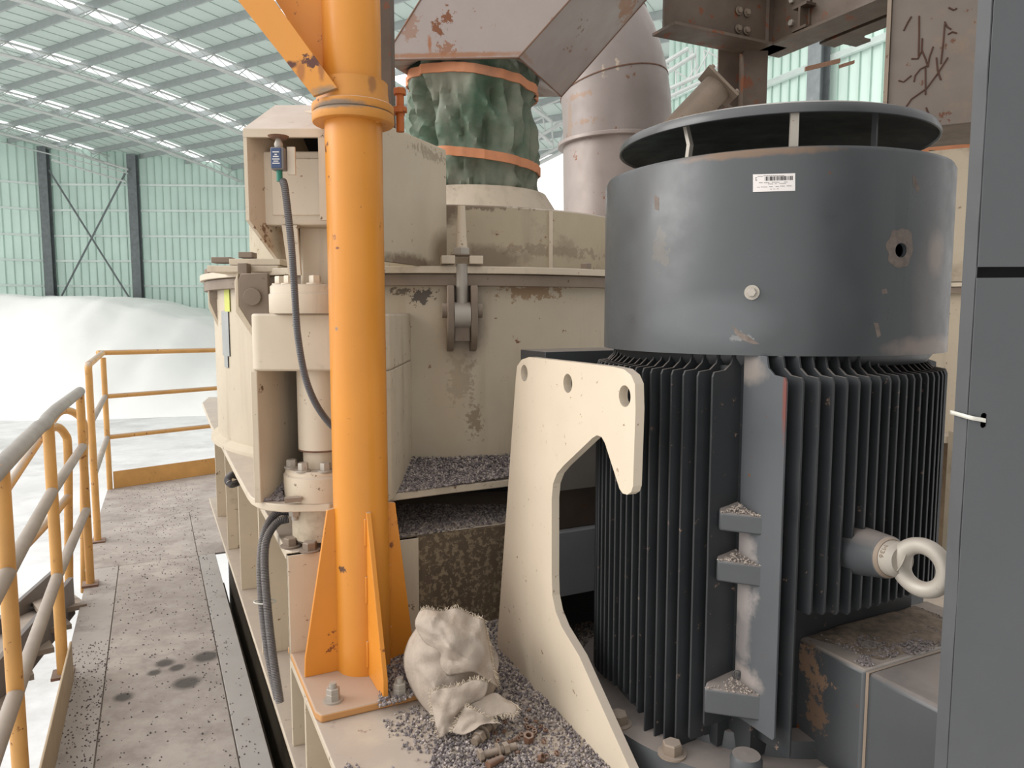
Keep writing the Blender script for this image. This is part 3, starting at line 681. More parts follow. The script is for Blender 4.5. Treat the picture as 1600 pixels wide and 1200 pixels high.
# top box with rounded corners, open below in front
def rbox_pts(x0, y0, x1, y1, r, z, n=6):
    out = []
    for (cx, cy, a0) in ((x0 + r, y0 + r, 180), (x1 - r, y0 + r, 270)):
        for k in range(n + 1):
            a = math.radians(a0 + 90 * k / n); out.append(V(cx + r * math.cos(a), cy + r * math.sin(a), z))
    return out + [V(x1 - .005, y1, z), V(x0 + .03, y1, z)]
MB().prism(rbox_pts(fl.x, 2.0, fr_.x + .02, 2.75, .03, oz), UZ * (HZ - oz)).build('top_block', CREAM, hs, bevel=.006)
MB().prism([V(fl.x, 2.0, ZS), V(fl.x + .018, 2.0, ZS), V(fl.x + .20, 2.75, ZS), V(fl.x + .17, 2.75, ZS)], UZ * (oz - ZS)).build('side_plate', CREAM, hs, bevel=.002)
MB().prism([p for p in rbox_pts(-.47, 2.003, fr_.x + .02, 2.75, .03, ZS)], UZ * (oz - ZS)).build('side_column', CREAM, hs, bevel=.004)
cy = thing('hydraulic_cylinder', 'cream hydraulic cylinder standing on a round bolted flange, left of the orange post', 'hydraulic cylinder', V(CC.x, CC.y, ZS))
MB().lathe(CC, [(0, ZS), (.103, ZS), (.105, -.475), (.105, -.452), (.100, -.447), (.100, -.440), (.095, -.434), (0, -.434)], 48).build('base_flange', CREAM, cy)
MB().lathe(CC, [(.05, -.434), (.05, -.385), (.062, -.383), (.062, oz)], 40).build('barrel', CREAMH, cy)
MB().lathe(CC, [(.0625, -.386), (.0635, -.384), (.0625, -.381)], 40).build('rust_ring', RUST, cy)
MB().lathe(CC, [(0, ZM + .02), (.085, ZM + .02), (.085, ZS - .02), (0, ZS - .02)], 40).build('lower_cylinder', CREAMD, cy)
for a in (200, 248, 292, 340):
    p = V(CC.x + .082 * math.cos(math.radians(a)), CC.y + .082 * math.sin(math.radians(a)), -.434)
    MB().hexbolt(p, UZ, .0145, .02).build('flange_bolt', GAL, cy)
for a in (215, 262):
    p = V(CC.x + .095 * math.cos(math.radians(a)), CC.y + .095 * math.sin(math.radians(a)), ZM + .001)
    MB().hexbolt(p, UZ, .02, .022, True).build('base_bolt', GRM, cy)
MB().hexbolt(V(CC.x - .06, CC.y - .07, ZS - .02), -UZ, .016, .022, False, .012).build('under_bolt', GAL, cy)
MB().box(at(458, 780, 1.98), (.022, .012, .006), V(.9, .3, 0), V(-.3, .9, 0)).build('key_block', GRM, cy)
cp = thing('bearing_cap', 'round cream cap bolted on top of the cylinder housing', 'cap', V(CC.x, CC.y, 0))
MB().lathe(CC, [(0, 0), (.128, 0), (.130, .003), (.130, .052), (.128, .054), (.126, .056), (.126, .074), (.122, .078), (0, .078)], 56).build('cap_body', CREAM, cp)
for a in (212, 240, 282, 325):
    p = V(CC.x + .1 * math.cos(math.radians(a)), CC.y + .1 * math.sin(math.radians(a)), .078)
    MB().hexbolt(p, UZ, .016, .02).build('cap_bolt', CREAMH, cp)
# ---------------- hood with limit switch
HL, HR = at(382, 280, 1.93), at(513, 280, 1.93); z1 = at(440, 206, 1.93).z; z0 = at(440, 344, 1.93).z
hood = thing('sensor_hood', 'cream sheet hood with open front and dusty sloping roof, holding the position switch', 'hood', V(-.6, 2.0, z0))
rdv = V(.35, .937, 0)
tk = .009; fx0, fx1 = HL.x, HR.x; ztop = .60
def slab(pts, nm, th, mt=CREAM): MB().prism(pts, th).build(nm, mt, hood, bevel=.0015)
dep = rdv * .35
Lf0, Lf1 = V(fx0, 1.93, z0), V(fx0, 1.93, z1)
MB().hexa([V(fx0, 1.93, z0), V(fx0 + tk, 1.93, z0), V(fx0 + tk, 1.93, z0) + dep, V(fx0, 1.93, z0) + dep], [V(fx0, 1.93, z1), V(fx0 + tk, 1.93, z1), V(fx0 + tk, 1.93, z1) + dep, V(fx0, 1.93, z1) + dep]).build('side_sheet', CREAM, hood)
q0 = V(fx0, 1.93, z0); q1 = at(428, 404, 2.0)
MB().hexa([q1, q1 + V(tk, 0, 0), q1 + V(tk + .08, .25, 0), q1 + V(.08, .25, 0)], [q0, q0 + V(tk, 0, 0), q0 + V(tk, 0, 0) + dep, q0 + dep]).build('tapered_sheet', stain(mat('hood_taper_paint', (212, 197, 172), .45, var=.05, rust=.4), [(at(428, 372, 2.1), (.05, .2, .05), (110, 76, 50), .9, 30, 1.7), (at(432, 392, 2.1), (.04, .2, .04), (150, 120, 84), .8, 24, 1.2)]), hood)
MB().box(V(fx1 - .012, 1.935, (z0 + z1) / 2), (.012, .005, (z1 - z0) / 2)).build('front_strip', CREAM, hood)
MB().box(V((fx0 + fx1) / 2, 1.935, z1 - .006), ((fx1 - fx0) / 2, .006, .007)).build('front_strip', CREAM, hood)
r1, r2 = at(430, 170, 2.12), at(512, 170, 2.12)
MB().hexa([V(fx0, 1.93, z1), V(fx1, 1.93, z1), r2, r1], [V(fx0, 1.93, z1 + .008), V(fx1, 1.93, z1 + .008), r2 + UZ * .01, r1 + UZ * .01]).build('sloping_roof', CREAM, hood)
sl1, sl2 = V(fx0, 1.93, z1) + dep, r1 + rdv * .4
MB().hexa([V(fx0, 1.93, z1), r1, r1 + rdv * .35, V(fx0, 1.93, z1) + dep], [V(fx0, 1.93, z1 + .006), r1 + UZ * .008, r1 + rdv * .35 + UZ * .008, V(fx0, 1.93, z1 + .006) + dep]).build('side_slope', CREAM, hood)
# recessed inner box
b0, b1 = at(405, 352, 1.99), at(512, 236, 1.99)
MB().box(V((b0.x + b1.x) / 2, 2.03, (b0.z + b1.z) / 2), ((b1.x - b0.x) / 2, .04, (b1.z - b0.z) / 2)).build('inner_box', CREAM, hood, bevel=.004)
MB().box(V((b0.x + b1.x) / 2 + .012, 1.99, (b0.z + b1.z) / 2 + .003), ((b1.x - b0.x) / 2 - .024, .004, (b1.z - b0.z) / 2 - .022)).build('inner_panel', CREAMH, hood, bevel=.003)
MB().box(V(-.57, 2.20, .36), (.12, .01, .16)).build('back_sheet', BLK, hood)  # black back: the hood's inner shade put into its colour
# big side plate right of the post, with roof
sA, sB = V(-.45, 2.0, 0), V(-.226, 2.6, 0)
MB().hexa([V(sA.x, sA.y, ZF), V(sB.x, sB.y, ZF), V(sB.x - .012, sB.y, ZF), V(sA.x - .012, sA.y, ZF)], [V(sA.x, sA.y, .545), V(sB.x, sB.y, at(697, 236, 2.6).z), V(sB.x - .012, sB.y, at(697, 236, 2.6).z), V(sA.x - .012, sA.y, .545)]).build('side_sheet', stain(mat('hood_side_paint', (206, 192, 168), .45, var=.04, rust=.3, rscale=20), [
    (at(690, 400, 2.6), (.10, .14, .10), (112, 92, 70), .85, 5, .5), (at(640, 412, 2.35), (.16, .24, .035), (96, 76, 58), .8, 30, 1.2), (at(665, 242, 2.5), (.1, .2, .03), (130, 112, 90), .6, 60, 1.6)]), hood, bevel=.002)
MB().prism([V(sA.x - .002, sA.y, .538), V(sB.x - .002, sB.y, at(697, 238, 2.6).z), V(-.5, 2.75, at(697, 238, 2.6).z), V(-.66, 2.12, .538)], UZ * .008).build('roof_sheet', CREAM, hood)
# stand under the hood
m_ = MB(); a0, a1 = at(470, 445, 2.06), at(515, 352, 2.06)
m_.prism([V(-.58, 2.04, .05), V(-.46, 2.04, .05), V(-.46, 2.25, .05), V(-.58, 2.25, .05)], UZ * (z0 - .05)); m_.build('stand', CREAM, hood, bevel=.01)
m_ = MB(); m_.prism([at(440, 352, 1.98), at(464, 352, 1.98), at(470, 430, 1.98), at(451, 430, 1.98)], V(0, .012, 0)); m_.build('rib', CREAM, hood)
# top lid pieces near left end of rim
lp = thing('rim_clamp_plate', 'cream clamp plate with steel blocks bolted on the left end of the mill rim', 'clamp plate', at(370, 418, 2.6))
Y_ = 2.62
MB().box((at(338, 420, Y_) + at(446, 424, Y_)) / 2, ((at(446, 424, Y_) - at(338, 420, Y_)).length / 2, .08, .011)).build('plate', CREAM, lp, bevel=.002)
MB().box((at(368, 409, Y_) + at(446, 413, Y_)) / 2, ((at(446, 413, Y_) - at(368, 409, Y_)).length / 2, .06, .011)).build('upper_plate', CREAM, lp, bevel=.002)
for (x, w_) in ((342, 8), (356, 8), (382, 6), (392, 6)):
    yy = 407 if x < 370 else 399
    MB().box(at(x, yy, Y_ - .03), (w_ / F * Y_ / 1.05, .025, .010)).build('block', GRM, lp, bevel=.002)
MB().box(at(382, 428, Y_ - .1), (.016, .02, .035)).build('strap', GRM, lp, bevel=.002)
# limit switch
sw = thing('position_switch', 'small blue and grey position switch hanging in the hood opening', 'switch', at(440, 262, 1.9))
c0 = at(436, 249, 1.88)
MB().box(c0, (.0165, .016, .027)).build('switch_body', SWB, sw, bevel=.003)
MB().box(c0 - V(.002, .0165, 0), (.0125, .002, .024)).build('front_cover', BLUE, sw, bevel=.001)
for i, (w_, z) in enumerate(((.008, .014), (.003, .008), (.007, .003), (.009, -.003), (.006, -.008), (.009, -.013))):
    MB().box(c0 - V(.002, .0188, -z), (w_, .0004, .0012)).build('print_line', WHT, sw, smooth=False)
MB().tube([c0 + UZ * .027, c0 + UZ * .036, c0 + UZ * .05], [.009, .011, .006], 14).build('plunger', GAL, sw)
MB().tube([c0 + UZ * .05, c0 + UZ * .056], [.020, .026], 16).build('roller_head', RUST, sw)
MB().box(c0 + V(.028, .01, -.002), (.010, .004, .034)).build('bracket', CREAMH, sw, bevel=.001)
MB().tube([c0 - UZ * .027, c0 - UZ * .054], .0075, 14).build('cable_gland', TEAL, sw)
def corrugated(path, r, pitch=.0045):
    P = smooth_path(path, 14); out = [P[0]]; acc = 0
    # resample
    L = [0]
    for i in range(1, len(P)): L.append(L[-1] + (P[i] - P[i - 1]).length)
    n = int(L[-1] / (pitch / 2)); pts = []; rs = []; j = 0
    for k in range(n + 1):
        s_ = L[-1] * k / n
        while j < len(L) - 2 and L[j + 1] < s_: j += 1
        t_ = (s_ - L[j]) / max(1e-9, L[j + 1] - L[j]); pts.append(P[j].lerp(P[j + 1], t_)); rs.append(r * (1 if k % 2 else .84))
    return MB().tube(pts, rs, 12)
o = corrugated([at(442, 282, 1.88), at(446, 300, 1.86), at(455, 380, 1.85), at(460, 450, 1.86), at(466, 530, 1.88), at(482, 605, 1.91), at(512, 658, 1.97), at(560, 700, 2.02)], .0095).build('cable_conduit', RUB)
tag(o, 'thin grey corrugated conduit curving from the position switch to behind the orange post', 'conduit')
for k, (dx, lab) in enumerate(((0, 'left of two thick grey corrugated conduits hanging beside the cream base'), (1, 'right of two thick grey corrugated conduits hanging beside the cream base'))):
    pts = [at(452 + 2 * dx, 800 + 8 * dx, 2.15), at(432 + 4 * dx, 802 + 12 * dx, 2.14), at(414 + 6 * dx, 830 + 10 * dx, 2.13), at(407 + 10 * dx, 880, 2.12), at(410 + 12 * dx, 950, 2.1), at(419 + 11 * dx, 1020, 2.08), at(434 + 7 * dx, 1092, 2.05)]
    tag(corrugated([p + V(-.0, -.02 * dx, 0) for p in pts], .0125).build('corrugated_conduit', RUB), lab, 'conduit')
m_ = MB(); c0 = at(414, 940, 2.1); m_.tube([c0 + V(.032 * math.cos(a) - 0, .018 * math.sin(a), .0) for a in [2 * math.pi * k / 24 for k in range(25)]], .0022, 6)
tag(m_.build('cable_tie', TIE), 'white cable tie round the pair of thick conduits', 'cable tie')
tag(corrugated([at(374, 745, 2.75), at(362, 742, 2.6), at(356, 750, 2.55), at(362, 757, 2.55), at(376, 752, 2.7), at(380, 748, 2.75)], .0125).build('conduit_loop', RUB), 'short grey conduit loop sticking out under the upper shelf', 'conduit')
tag(MB().tube(smooth_path([at(608, 690, 2.2), at(612, 720, 2.18), at(608, 750, 2.15), at(600, 772, 2.12)], 8), .006, 10).build('black_cable', BLK), 'black cable hanging just right of the orange post', 'cable')

# ================================================================ ORANGE POST
PC = V(-.394, 1.89, 0); PRD = .0705
post = thing('pipe_post', 'thick orange pipe post with gusseted base plate and diagonal brace', 'post', V(PC.x, PC.y, ZP))
YELP = stain(mat('post_paint', (222, 146, 52), .36, var=.04, rust=.36, rscale=16), [(at(526, 387, 1.82), (.007, .03, .004), (110, 60, 36), 1, 90, .8), (at(520, 370, 1.82), (.008, .03, .010), (130, 74, 40), .8, 120, 1.6), (at(524, 514, 1.82), (.006, .03, .006), (128, 116, 110), .9, 120, 1.2),
    (at(533, 890, 1.83), (.012, .03, .014), (90, 60, 40), 1, 90, 1.9), (at(520, 1075, 1.83), (.03, .05, .04), (226, 190, 150), .7, 20, .8)])
MB().lathe(PC, [(PRD, ZP + .02), (PRD, .512)], 64).build('pipe', YELP, post)
MB().lathe(PC, [(PRD, .53), (PRD, 1.3)], 64).build('upper_pipe', YELP, post)
zf = at(555, 172, 1.84).z
YELC = stain(mat('collar_paint', (216, 146, 62), .45, var=.08, rust=.35, rscale=24, dust=1), [(V(PC.x - .02, PC.y - .1, zf + .003), (.09, .08, .012), (128, 112, 96), .95, 40, 1.3), (V(PC.x + .06, PC.y - .06, zf + .06), (.01, .05, .03), (140, 92, 50), .8, 60, 1.2)])
MB().lathe(PC, [(PRD - .005, zf - .022), (.098, zf - .022), (.1, zf - .019), (.1, zf - .001), (.098, zf), (PRD - .005, zf)], 64).build('flange', YELC, post)
MB().lathe(PC, [(PRD - .005, zf + .003), (.098, zf + .003), (.1, zf + .006), (.1, zf + .02), (.098, zf + .022), (.09, zf + .023), (.086, zf + .05), (.086, zf + .075), (.07, zf + .077)], 64).build('collar', YELC, post)
MB().lathe(PC, [(.096, zf - .0005), (.096, zf + .0035)], 64).build('flange_gap', GRM, post)
# base plate
def pb(a, b_, z): return V(PC.x + DA.x * a + DB.x * b_, PC.y + DA.y * a + DB.y * b_, z)
MB().prism([pb(-.205, -.155, ZP), pb(-.205, .2, ZP), pb(.2, .2, ZP), pb(.2, -.165, ZP), pb(-.18, -.165, ZP)], UZ * .02).build('base_plate', mat('dusty_base_plate', (206, 150, 92), .6, var=.1, rust=.3, dust=1.2, dustcol=(172, 150, 132)), post, bevel=.004)
gt = at(500, 797, 1.85).z
for (D_, lo, tw, nm) in ((-DB, .155, .018, 'gusset'), (DB, .135, .02, 'gusset'), (-DA, .205, .006, 'gusset'), (DA, .16, .02, 'gusset')):
    D_ = Vector(D_); N_ = D_.cross(UZ).normalized() * .012
    o = V(PC.x, PC.y, 0)
    zb = ZP + .02; pts = [o + D_ * (PRD - .004) + UZ * zb, o + D_ * lo + UZ * zb, o + D_ * (lo - .002) + UZ * (zb + .05), o + D_ * (PRD + tw) + UZ * gt, o + D_ * (PRD - .004) + UZ * (gt + .004)]
    MB().prism([p - N_ / 2 for p in pts], N_).build(nm, YEL, post, bevel=.0012)
    for z_ in (gt - .05, gt - .2, ZP + .08): MB().box(o + D_ * (PRD + .001) + UZ * z_ + N_ * .6, (.004, .004, .035), D_, N_).build('weld', YEL, post, bevel=.002)
for (a, b_) in ((-.15, -.115), (0, 0)):
    p = pb(a, b_, ZP + .02) if a else atz(625, 1086, ZP + .02); m_ = MB(); m_.tube([p, p + UZ * .004], .024, 20); m_.hexbolt(p + UZ * .004, UZ, .017, .016, False); m_.hexbolt(p + UZ * .02, UZ, .0165, .013, False, .012)
    m_.build('anchor_bolt', GAL, post)
# lug under the flange, jacking bolt
MB().prism([at(560, 180, 1.85), at(575, 172, 1.83), at(604, 172, 1.86), at(608, 182, 1.88), at(590, 188, 1.86), at(572, 190, 1.84)], UZ * -.008).build('lug', YEL, post, bevel=.002)
jb = at(625, 170, 1.97)
m_ = MB(); m_.hexbolt(jb + UZ * .035, UZ, .017, .016, False); m_.tube([jb - UZ * .058, jb + UZ * .036], .0105, 14); m_.hexbolt(jb - UZ * .008, UZ, .020, .012, False)
m_.build('jacking_bolt', BOLTO, post); MB().box(jb + V(-.03, 0, -.006), (.04, .02, .006)).build('bolt_lug', BOLTO, post)
# brace
ba, bb = at(500, 140, 1.80), at(405, 8, 1.80); d = (bb - ba).normalized(); ex = bb + d * .35
sd = V(0, 1, 0).cross(d).normalized()
q = [at(489, 150, 1.79), at(527, 137, 1.79)]
YELB = stain(mat('brace_paint', (224, 150, 62), .42, var=.05, rust=.2, rscale=30), [(at(486, 96, 1.79), (.035, .06, .018), (92, 52, 40), 1, 60, 1.6), (at(455, 101, 1.79), (.018, .06, .010), (92, 52, 40), 1, 60, 1.4),
    (at(470, 112, 1.79), (.012, .06, .03), (150, 90, 50), .7, 50, 1.2), (at(502, 108, 1.79), (.010, .06, .03), (140, 84, 50), .7, 50, 1.2), (at(512, 145, 1.79), (.05, .06, .018), (140, 122, 100), .9, 40, 1.2)])
e_ = d * .75
TL, TR = at(490 - 118 * 2.2, 150 - 150 * 2.2, 1.79), at(527 - 89 * 2.45, 137 - 137 * 2.2, 1.79)
MB().hexa([q[0], q[1], q[1] + V(0, .014, 0), q[0] + V(0, .014, 0)], [TL, TR, TR + V(0, .014, 0), TL + V(0, .014, 0)]).build('brace_flange', YELB, post, bevel=.001)
c_ = (q[0] + q[1]) / 2 + V(.012, .05, 0)
MB().hexa([q[1] + V(-.012, .014, 0), q[1] + V(-.004, .014, 0), q[1] + V(-.004, .09, 0), q[1] + V(-.012, .09, 0)], [TR + V(-.012, .014, 0), TR + V(-.004, .014, 0), TR + V(-.004, .09, 0), TR + V(-.012, .09, 0)]).build('brace_web', YEL, post)
MB().prism([at(519, 140, 1.885), at(530, 140, 1.885), at(530, -80, 1.885), at(380, -80, 1.885)], V(0, .012, 0)).build('gusset_plate', YEL, post)
o = MB().box((at(603, -60, 2.3) + at(603, 196, 2.3)) / 2, (.02, .04, (at(603, -60, 2.3).z - at(603, 196, 2.3).z) / 2)).build('steel_upright', BRN); tag(o, 'grimy steel upright just behind the top of the orange post', 'upright')

# ================================================================ GREEN SLEEVE, DUCTS
GC = V(-.17, 3.28, 0)
def sleeve(C_, R_, zb, zt, tiltx, lab, lod=1):
    t = thing('dust_sleeve', lab, 'fabric sleeve', V(C_.x, C_.y, zb))
    n, m = 120, 60; vs = []
    def rad(a, s_):
        r = R_ * (1 - .05 * s_ + .02 * math.sin(math.pi * s_))
        f = noise.noise(V(math.cos(a) * 2.2, math.sin(a) * 2.2, s_ * 2.2)) * .035 + noise.noise(V(math.cos(a) * 5, math.sin(a) * 5, s_ * 4 + 5)) * .016 + abs(noise.noise(V(math.cos(a) * 4 + s_ * 2.2, math.sin(a) * 4 - s_ * 1.5, s_ * .8 + 9))) * -.10 + abs(noise.noise(V(math.cos(a) * 9 - s_ * 3, math.sin(a) * 9 + s_ * 2, s_ * 1.2 + 2))) * -.045
        tight = 1 - .8 * math.exp(-((s_ - .80) / .05) ** 2) - .8 * math.exp(-((s_ - .24) / .05) ** 2)
        pl = .008 * math.sin(a * 34 + 2 * math.sin(a * 5)) * max(0, (s_ - .8) / .2)
        return r + f * tight * R_ / .29 + pl - .010 * (1 - tight)
    for j in range(m + 1):
        s_ = j / m
        for k in range(n):
            a = 2 * math.pi * k / n; r = rad(a, s_)
            vs.append(V(C_.x + r * math.cos(a), C_.y + r * math.sin(a), zb + (zt - zb) * s_ + tiltx * r * math.cos(a)))
    MB().add(vs, [(j * n + k, j * n + (k + 1) % n, (j + 1) * n + (k + 1) % n, (j + 1) * n + k) for j in range(m) for k in range(n)]).build('tarpaulin', GRN, t, ang=80)
    for s_ in (.80, .24):
        vs = []; hs_ = .018 / (zt - zb)
        for (rr, ds) in ((.0, -hs_), (.0075, -hs_), (.0075, hs_), (.0, hs_)):
            for k in range(n):
                a = 2 * math.pi * k / n; r = rad(a, s_) + rr
                vs.append(V(C_.x + r * math.cos(a), C_.y + r * math.sin(a), zb + (zt - zb) * (s_ + ds) + tiltx * r * math.cos(a)))
        MB().add(vs, [(j * n + k, j * n + (k + 1) % n, (j + 1) * n + (k + 1) % n, (j + 1) * n + k) for j in range(3) for k in range(n)]).build('webbing_band', ORB, t)
sleeve(GC, .298, .495, 1.075, -.09, 'green dusty tarpaulin sleeve with two orange bands, above the mill lid')
# transition duct
Z0 = at(700, 90, 2.97).z
Pa, Pb, Pc = at(598, 88, 3.0), at(810, 91, 2.97), atz(877, 151, Z0); Pa.z = Pb.z = Z0; Pd = Pa + (Pc - Pb)
Ta, Tb, Tc = at(690, -53, 3.0), at(938, -53, 2.93), at(1090, -90, 3.35); 
def on3(x, y, a, b_, c_):
    nn_ = (b_ - a).cross(c_ - a); r = ray(x, y); return r * (a.dot(nn_) / r.dot(nn_))
Ta = on3(690, -53, Pa, Pb, Tb); Tc = on3(1082, -83, Pb, Pc, Tb); Td = Ta + (Tc - Tb)
tr = thing('transition_duct', 'grey rust-streaked square duct slanting up above the green sleeve', 'duct', (Pa + Pc) / 2)
m_ = MB(); m_.add([Pa, Pb, Pc, Pd, Ta, Tb, Tc, Td], [(0, 1, 5, 4), (1, 2, 6, 5), (2, 3, 7, 6), (3, 0, 4, 7)]); m_.build('duct_shell', stain(mat('transition_duct_paint', (168, 156, 150), .45, metal=.2, var=.05, rust=.35, rscale=12, rustcol=(128, 76, 42)), [
    (at(700, 28, 3.0), (.03, .1, .05), (116, 70, 42), 1, 40, 1.9), (at(684, 46, 3.0), (.03, .1, .045), (116, 70, 42), 1, 44, 2.0), (at(640, 40, 3.0), (.05, .1, .09), (140, 96, 66), .6, 40, 1.9), (at(700, 78, 3.0), (.05, .1, .035), (136, 86, 54), .8, 50, 1.9), (at(672, 72, 3.0), (.01, .1, .04), (150, 92, 56), .9, 30, 1.4),
    (at(872, 56, 3.2), (.04, .12, .04), (150, 92, 54), .9, 34, 1.9), (at(895, 40, 3.2), (.05, .12, .05), (110, 80, 56), .8, 40, 1.9), (at(985, 10, 3.3), (.09, .2, .06), (150, 100, 60), .8, 20, 1.7), (at(700, 88, 3.0), (.4, .2, .012), (150, 100, 64), .8, 30, 1.0)]), tr, smooth=False)
cen = (Pa + Pc) / 2
m_ = MB()
inner = [cen + (p - cen) * .0 for p in (Pa, Pb, Pc, Pd)]
pts = []; n = 48
for k in range(n):   # square to round underside
    a = 2 * math.pi * k / n; rr = .275; pts.append(V(GC.x + rr * math.cos(a), GC.y + rr * math.sin(a), Z0 + .03))
sq = []
import itertools
cs = [Pb, Pc, Pd, Pa]
for k in range(n):
    d = (pts[k] - V(cen.x, cen.y, pts[k].z)); best = None
    for i in range(4):
        A_, B_ = cs[i], cs[(i + 1) % 4]; e = B_ - A_; den = d.x * e.y - d.y * e.x
        if abs(den) < 1e-9: continue
        t_ = ((A_.x - cen.x) * e.y - (A_.y - cen.y) * e.x) / den; s_ = ((A_.x - cen.x) * d.y - (A_.y - cen.y) * d.x) / den
        if t_ > 0 and -1e-6 <= s_ <= 1 + 1e-6 and (best is None or t_ < best[0]): best = (t_, V(cen.x + d.x * t_, cen.y + d.y * t_, Z0))
    sq.append(best[1])
m_.add(pts + sq, [(k, (k + 1) % n, (k + 1) % n + n, k + n) for k in range(n)]); m_.build('underside', DOVE, tr, smooth=False)
m_ = MB()
for A_, B_ in ((Pa, Pb), (Pb, Pc), (Pb, Tb), (Pa, Ta), (Pc, Tc)): m_.tube([A_, B_], .0035, 6)
m_.build('rusty_weld', mat('rust_stained_seam', (126, 96, 78), .7, var=.2, rust=.8, rscale=30, rustcol=(140, 84, 50)), tr)
# elbow duct
YE = 4.2
el = thing('elbow_duct', 'large grey round elbow duct with riveted joint, right of the green sleeve', 'duct', at(965, 350, YE))
c0 = [V(at(964, 330, YE).x, YE, ZF + .002), at(964, 330, YE), at(964, 228, YE)]
MB().tube(c0, .298, 56).build('straight_section', DOVE, el)
arc = [at(964, 222, YE), at(962, 160, YE), at(950, 100, YE + .02), at(925, 45, YE + .05), at(888, 0, YE + .1), at(840, -35, YE + .15), at(780, -60, YE + .2)]
P_ = smooth_path(arc, 3)
MB().tube(P_, .297, 56).build('bend', stain(mat('elbow_paint', (158, 147, 142), .45, metal=.2, var=.07, rust=.35, rscale=9, rustcol=(130, 96, 72)), [
    (at(905, 140, 3.9), (.10, .3, .02), (150, 116, 86), .6, 36, 1.7), (at(915, 184, 3.9), (.11, .3, .02), (150, 116, 86), .6, 36, 1.7), (at(893, 190, 3.95), (.012, .4, .2), (150, 122, 98), .6, 20, 1.0),
    (at(945, 104, 3.85), (.02, .3, .05), (196, 180, 160), .9, 30, 1.6), (at(968, 93, 3.85), (.015, .3, .05), (196, 180, 160), .9, 30, 1.6)]), el)
m_ = MB().tube([at(964, 230, YE), at(964, 224, YE)], .328, 56); m_.build('joint_flange', DOVE, el, bevel=.003)
for i in (4, 8): MB().tube([P_[i], P_[i] + (P_[i + 1] - P_[i]) * .08], .300, 56).build('seam', RUST, el)
m_ = MB().box(at(1000, 100, YE - .26) + V(.03, 0, 0), (.004, .004, .004)); 
# overhead steel
ZB = at(1165, 78, 3.64).z; JB = V(1.17, 3.64, ZB)
def ibeam(mb, p, d, L, h, wd, tf=.012):
    d = d.normalized(); s_ = d.cross(UZ).normalized(); c_ = p + d * L / 2
    mb.box(c_ + UZ * tf / 2, (L / 2, wd / 2, tf / 2), d, s_); mb.box(c_ + UZ * (h - tf / 2), (L / 2, wd / 2, tf / 2), d, s_); mb.box(c_ + UZ * h / 2, (L / 2, .006, h / 2 - tf), d, s_)
    return mb
os_ = thing('overhead_beam', 'rusty brown overhead beam running left from the top of the brown column', 'steel beam', JB, 'overhead steel beams')
ibeam(MB(), JB + DB * .10, -DB, .66, .30, .16).build('beam', BRN, os_)
m_ = MB()
for k in range(3):
    for q in range(2): m_.hexbolt(JB - DB * (.09 + .05 * q) - DA * .012 + UZ * (.07 + .08 * k), -DA, .013, .012)
m_.build('splice_bolts', GRM, os_)
b2 = thing('overhead_beam', 'rusty brown overhead beam running from the brown column towards the upper right', 'steel beam', JB + V(.08, 0, 0), 'overhead steel beams')
ibeam(MB(), JB + V(.085, .03, .0) + DA * .05, -DA, .95, .30, .16).build('beam', BRN, b2)
MB().box(JB + V(.09, .02, 0) - DA * .14 - DB * .012 + UZ * .15, (.07, .005, .12), DA, DB).build('splice_plate', BRN, b2)
for k in range(2):
    for q in range(2): MB().hexbolt(JB + V(.09, .02, 0) - DA * (.11 + .06 * q) - DB * .017 + UZ * (.09 + .1 * k), -DB, .015, .014, False).build('bolt', GAL, b2)
b3 = thing('overhead_beam', 'shorter brown overhead beam further right, above the green wall', 'steel beam', JB + V(.4, 0, 0), 'overhead steel beams')
p3 = atz(1292, 76, ZB)
ibeam(MB(), p3 + UZ * .012, -DA, .85, .14, .10).build('beam', BRN, b3)
p4 = atz(1232, 52, ZB)
ibeam(MB(), p4 + DB * .06 + UZ * .026, DB, .42, .11, .08).build('cross_beam', BRN, b3)
p5 = atz(1340, 12, ZB); ibeam(MB(), p5 + DB * .06 + UZ * .026, DB, .4, .11, .08).build('cross_beam', BRN, b3)
colm = thing('steel_column', 'rusty brown steel column carrying the overhead beams, behind the motor cover', 'steel column', V(JB.x + .03, JB.y, GZ))
cc = atz(1165, 80, ZB)
m_ = MB(); h = (ZB + .34 - GZ) / 2; cc = cc + UZ * .34
m_.box(cc + V(.05, .0, -h), (.055, .006, h), V(1, -.05, 0), V(.05, 1, 0)); m_.build('front_flange', BRN, colm)
MB().box(cc + V(-.055, .08, -h), (.055, .006, h), V(1, .1, 0), V(-.1, 1, 0)).build('side_plate', BRN, colm)
MB().box(cc + V(.0, .08, -h), (.006, .08, h), V(1, 0, 0), V(0, 1, 0)).build('web', BRN, colm)
# inclined pipe with flange
FPc = atz(1165, 80, ZB)
t = thing('flanged_pipe', 'short inclined grey pipe with square flange behind the motor rain cap', 'pipe', at(1090, 180, 3.2))
pa, pb_ = at(1060, 200, 3.2), at(1122, 135, 3.2); d = (pb_ - pa).normalized()
MB().tube([pa - d * .16, pb_], .062, 28).build('pipe', GRM, t)
MB().box(pb_, (.085, .085, .006), d.cross(V(0, 1, 0)), V(0, 1, 0), d).build('flange', GRM, t, bevel=.002)
MB().tube([pb_ - d * .05, V(FPc.x - .02, FPc.y + .04, pb_.z + .02)], .014, 10).build('support_arm', BRN, t)
m_ = MB()
for i in (-1, 1):
    for j in (-1, 1): m_.hexbolt(pb_ + d.cross(V(0, 1, 0)).normalized() * i * .07 + V(0, 1, 0) * j * .07 + d * .006, d, .01, .01)
m_.build('bolts', GRM, t)
